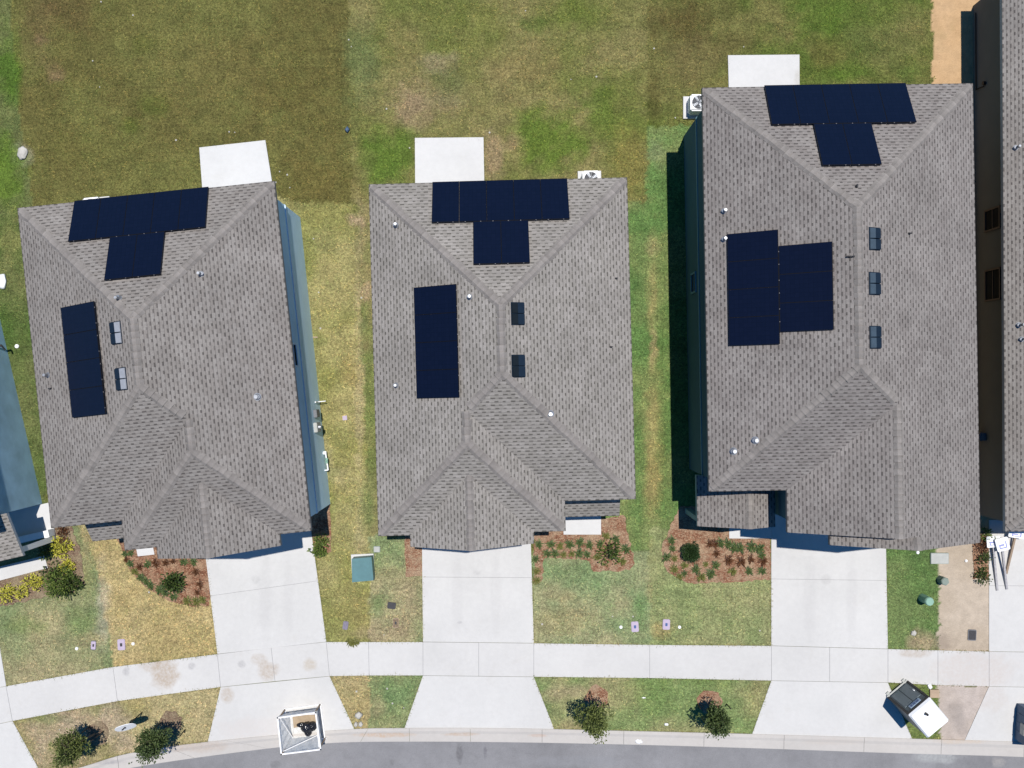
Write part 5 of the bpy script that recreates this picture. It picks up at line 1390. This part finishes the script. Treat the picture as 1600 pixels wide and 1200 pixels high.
shrub(956, 856, .26, .3, .4, 10, 13, .13, L_dark, 44, 'sprawling_shrub', 'dark upright shrub rising out of the sprawling one in the middle bed')
shrub(273, 907, .32, .3, .4, 22, 26, .14, L_dark, 42, 'leafy_bush', 'dark blue-green bush in the middle of the red mulch bed')
shrub(502, 850, .27, .4, .3, 22, 24, .12, L_fern, 43, 'leafy_bush', 'green shrub in the narrow bed at the right front corner of the left house')
shrub(1535, 834, .3, .2, .2, 10, 24, .11, L_fern, 45, 'leafy_bush', 'green shrub at the top of the reddish bed beside the yard signs')
shrub(1534, 874, .2, .25, .22, 9, 24, .1, L_dark, 47, 'leafy_bush', 'dark shrub in the middle of the reddish bed right of bare soil')
shrub(1533, 896, .28, .24, .22, 12, 24, .1, L_dark, 48, 'leafy_bush', 'dark shrub at the bottom of the reddish bed right of bare soil')
shrub(1530, 852, .25, .3, .2, 9, 20, .1, L_copper, 49, 'copper_shrub', 'red-brown shrub in the upper reddish bed right of bare soil')
shrub(990 + 560, 1e9, .1, .1, .1, 1, 1, .1, L_dark, 50, 'x', 'x') if False else None

# low strappy tufts
def tuft_mesh(rng, R, mat, n=44, w=.016):
    mb = MB()
    for k in range(n):
        a = rng.uniform(0, 2 * math.pi); el = rng.uniform(.25, 1.2); L = R * rng.uniform(.6, 1.15)
        d = Vector((math.cos(a) * math.cos(el), math.sin(a) * math.cos(el), math.sin(el)))
        s = Vector((-math.sin(a), math.cos(a), 0)) * w * rng.uniform(.7, 1.3)
        p0 = Vector((rng.uniform(-.03, .03), rng.uniform(-.03, .03), 0)); p1 = p0 + d * L * .55
        p2 = p1 + Vector((d.x, d.y, d.z * .1 - .25)) * L * .5
        mb.quad(p0 - s * .6, p0 + s * .6, p1 + s, p1 - s); mb.quad(p1 - s, p1 + s, p2)
    me = bpy.data.meshes.new('blades'); me.from_pydata([tuple(v) for v in mb.v], [], mb.f); me.materials.append(mat)
    return me
rng = random.Random(5)
TM = {k: [tuft_mesh(rng, .25, m_, 46, .02) for _ in range(4)] for k, m_ in (('green', L_tuft), ('olive', L_olive), ('copper', L_copper))}
ORD = ['first', 'second', 'third', 'fourth', 'fifth', 'sixth', 'seventh', 'eighth', 'ninth', 'tenth', 'eleventh', 'twelfth']
CN = {'green': 'green', 'olive': 'olive', 'copper': 'red-brown'}
def tufts(rows, group):
    for (row, start, pts) in rows:
        for i, (px, py, kind, sc) in enumerate(pts):
            o = bpy.data.objects.new('border_tuft', rng.choice(TM[kind])); COL.objects.link(o)
            o.location = W(px, py); o.location.z = .015; o.rotation_euler = (0, 0, rng.uniform(0, 6.28)); o.scale = (sc * 1.12, sc * 1.12, sc)
            tag(o, 'low %s plant, %s from %s in the %s' % (CN[kind], ORD[i], start.replace('the left', 'left'), row), 'plant', group)
tufts([('upper row of the red mulch bed', 'the left', [(198, 874, 'copper', .7), (204, 880, 'green', .9), (219, 885, 'copper', .9), (231, 881, 'green', .9), (244, 880, 'copper', 1.0), (260, 879, 'copper', .9), (271, 876, 'copper', .8), (288, 877, 'green', .95), (303, 877, 'green', 1.0)]),
       ('curved lower row of the red mulch bed', 'the left', [(212, 892, 'olive', .9), (221, 902, 'green', .95), (229, 908, 'green', .95), (236, 914, 'green', 1.0), (250, 921, 'green', 1.05), (259, 926, 'green', 1.05), (272, 931, 'green', 1.0), (294, 939, 'olive', 1.1), (307, 940, 'olive', 1.1), (318, 936, 'olive', .9)]),
       ('right column of the red mulch bed', 'the top', [(307, 893, 'copper', .9), (313, 913, 'copper', .95), (309, 925, 'copper', .7)]),
       ('shaded strip under the left house eave', 'the left', [(196, 865, 'green', .8), (205, 864, 'green', .8)])], 'low plants in the red mulch bed')
tufts([('upper row of the middle house bed', 'the driveway', [(842, 850, 'green', 1.0), (861, 850, 'green', 1.1), (875, 852, 'olive', .9), (890, 850, 'green', 1.15), (906, 847, 'green', 1.15), (921, 851, 'green', 1.05), (937, 849, 'green', 1.0), (946, 837, 'olive', .9)]),
       ('lower row of the middle house bed', 'the driveway', [(855, 865, 'green', 1.05), (867, 864, 'green', 1.05), (880, 866, 'olive', .85), (893, 865, 'olive', .8), (905, 864, 'green', 1.1), (917, 866, 'green', 1.0), (933, 870, 'olive', .9)]),
       ('column beside the middle driveway', 'the top', [(837, 873, 'green', 1.0), (839, 892, 'olive', .9), (838, 906, 'olive', 1.0)]),
       ('right end of the middle house bed', 'the top', [(962, 842, 'green', 1.0), (977, 858, 'green', 1.2), (972, 876, 'olive', 1.0)])], 'low plants in the middle house bed')
tufts([('left edge of the largest house bed', 'the top', [(1049, 844, 'green', 1.0), (1050, 857, 'green', .9), (1041, 870, 'green', 1.15), (1054, 872, 'olive', .8)]),
       ('upper row of the largest house bed', 'the left', [(1109, 849, 'copper', 1.0), (1118, 849, 'copper', 1.0), (1125, 848, 'green', 1.1), (1137, 849, 'green', 1.1), (1145, 855, 'green', 1.2), (1156, 856, 'green', 1.2), (1174, 853, 'green', 1.25), (1186, 857, 'green', 1.25), (1190, 867, 'green', 1.0)]),
       ('middle row of the largest house bed', 'the left', [(1119, 864, 'copper', .9), (1138, 875, 'copper', 1.1), (1158, 877, 'copper', 1.2), (1173, 873, 'copper', 1.0), (1192, 876, 'copper', 1.1)]),
       ('lower rows of the largest house bed', 'the left', [(1053, 888, 'olive', 1.0), (1069, 883, 'olive', .9), (1069, 896, 'green', .8), (1087, 889, 'green', 1.15), (1095, 901, 'olive', 1.1), (1110, 896, 'green', 1.2), (1118, 882, 'green', 1.0), (1144, 892, 'olive', 1.0), (1170, 892, 'green', 1.0), (1190, 892, 'green', 1.0)]),
       ('loose pair below the ball shrub', 'the left', [(1062, 900, 'olive', .8), (1102, 881, 'olive', .7)])], 'low plants in the bed of the largest house')
tufts([('sidewalk edge between the left and middle driveways', 'the left', [(546, 1003, 'olive', .9), (553, 1004, 'olive', 1.0), (558, 1003, 'olive', .7)])], 'weeds at the sidewalk edge')

# ------------------------------------------------------------------ light, sky, camera
SX, SY = -.080, -.202          # ground shadow of a 1 m pole
sun_dir = Vector((-SX, -SY, 1)).normalized()
ld = bpy.data.lights.new('sun', 'SUN'); ld.energy = 4.2; ld.angle = math.radians(.5); ld.color = (1.0, .955, .90)
lo = bpy.data.objects.new('sun', ld); COL.objects.link(lo)
lo.rotation_euler = (-sun_dir).to_track_quat('-Z', 'Y').to_euler(); lo.location = (0, 0, 60)
wd = bpy.data.worlds.new('World'); SC.world = wd; wd.use_nodes = True
nt = wd.node_tree; nt.nodes.clear()
sk = nt.nodes.new('ShaderNodeTexSky'); sk.sky_type = 'NISHITA'; sk.sun_disc = False
sk.sun_elevation = math.asin(sun_dir.z); sk.sun_rotation = math.atan2(sun_dir.x, sun_dir.y)
sk.ozone_density = 5.0; sk.air_density = 1.0; sk.dust_density = .2
bg = nt.nodes.new('ShaderNodeBackground'); bg.inputs[1].default_value = .075
wo = nt.nodes.new('ShaderNodeOutputWorld'); hs = nt.nodes.new('ShaderNodeHueSaturation'); hs.inputs['Saturation'].default_value = 1.35; nt.links.new(sk.outputs[0], hs.inputs['Color']); nt.links.new(hs.outputs[0], bg.inputs[0]); nt.links.new(bg.outputs[0], wo.inputs[0])

cd = bpy.data.cameras.new('drone_camera'); cam = bpy.data.objects.new('drone_camera', cd); COL.objects.link(cam)
cd.sensor_width = 36; cd.sensor_fit = 'HORIZONTAL'; cd.lens = 36 * FP / 1600; cd.clip_end = 3000; cd.clip_start = .5
cam.location = (0, 0, HC); cam.rotation_euler = (0, 0, 0)
SC.camera = cam
vs = SC.view_settings; vs.view_transform = 'Standard'; vs.look = 'None'; vs.exposure = 0.26; vs.gamma = 1; vs.use_curve_mapping = False
SC.cycles.max_bounces = 6
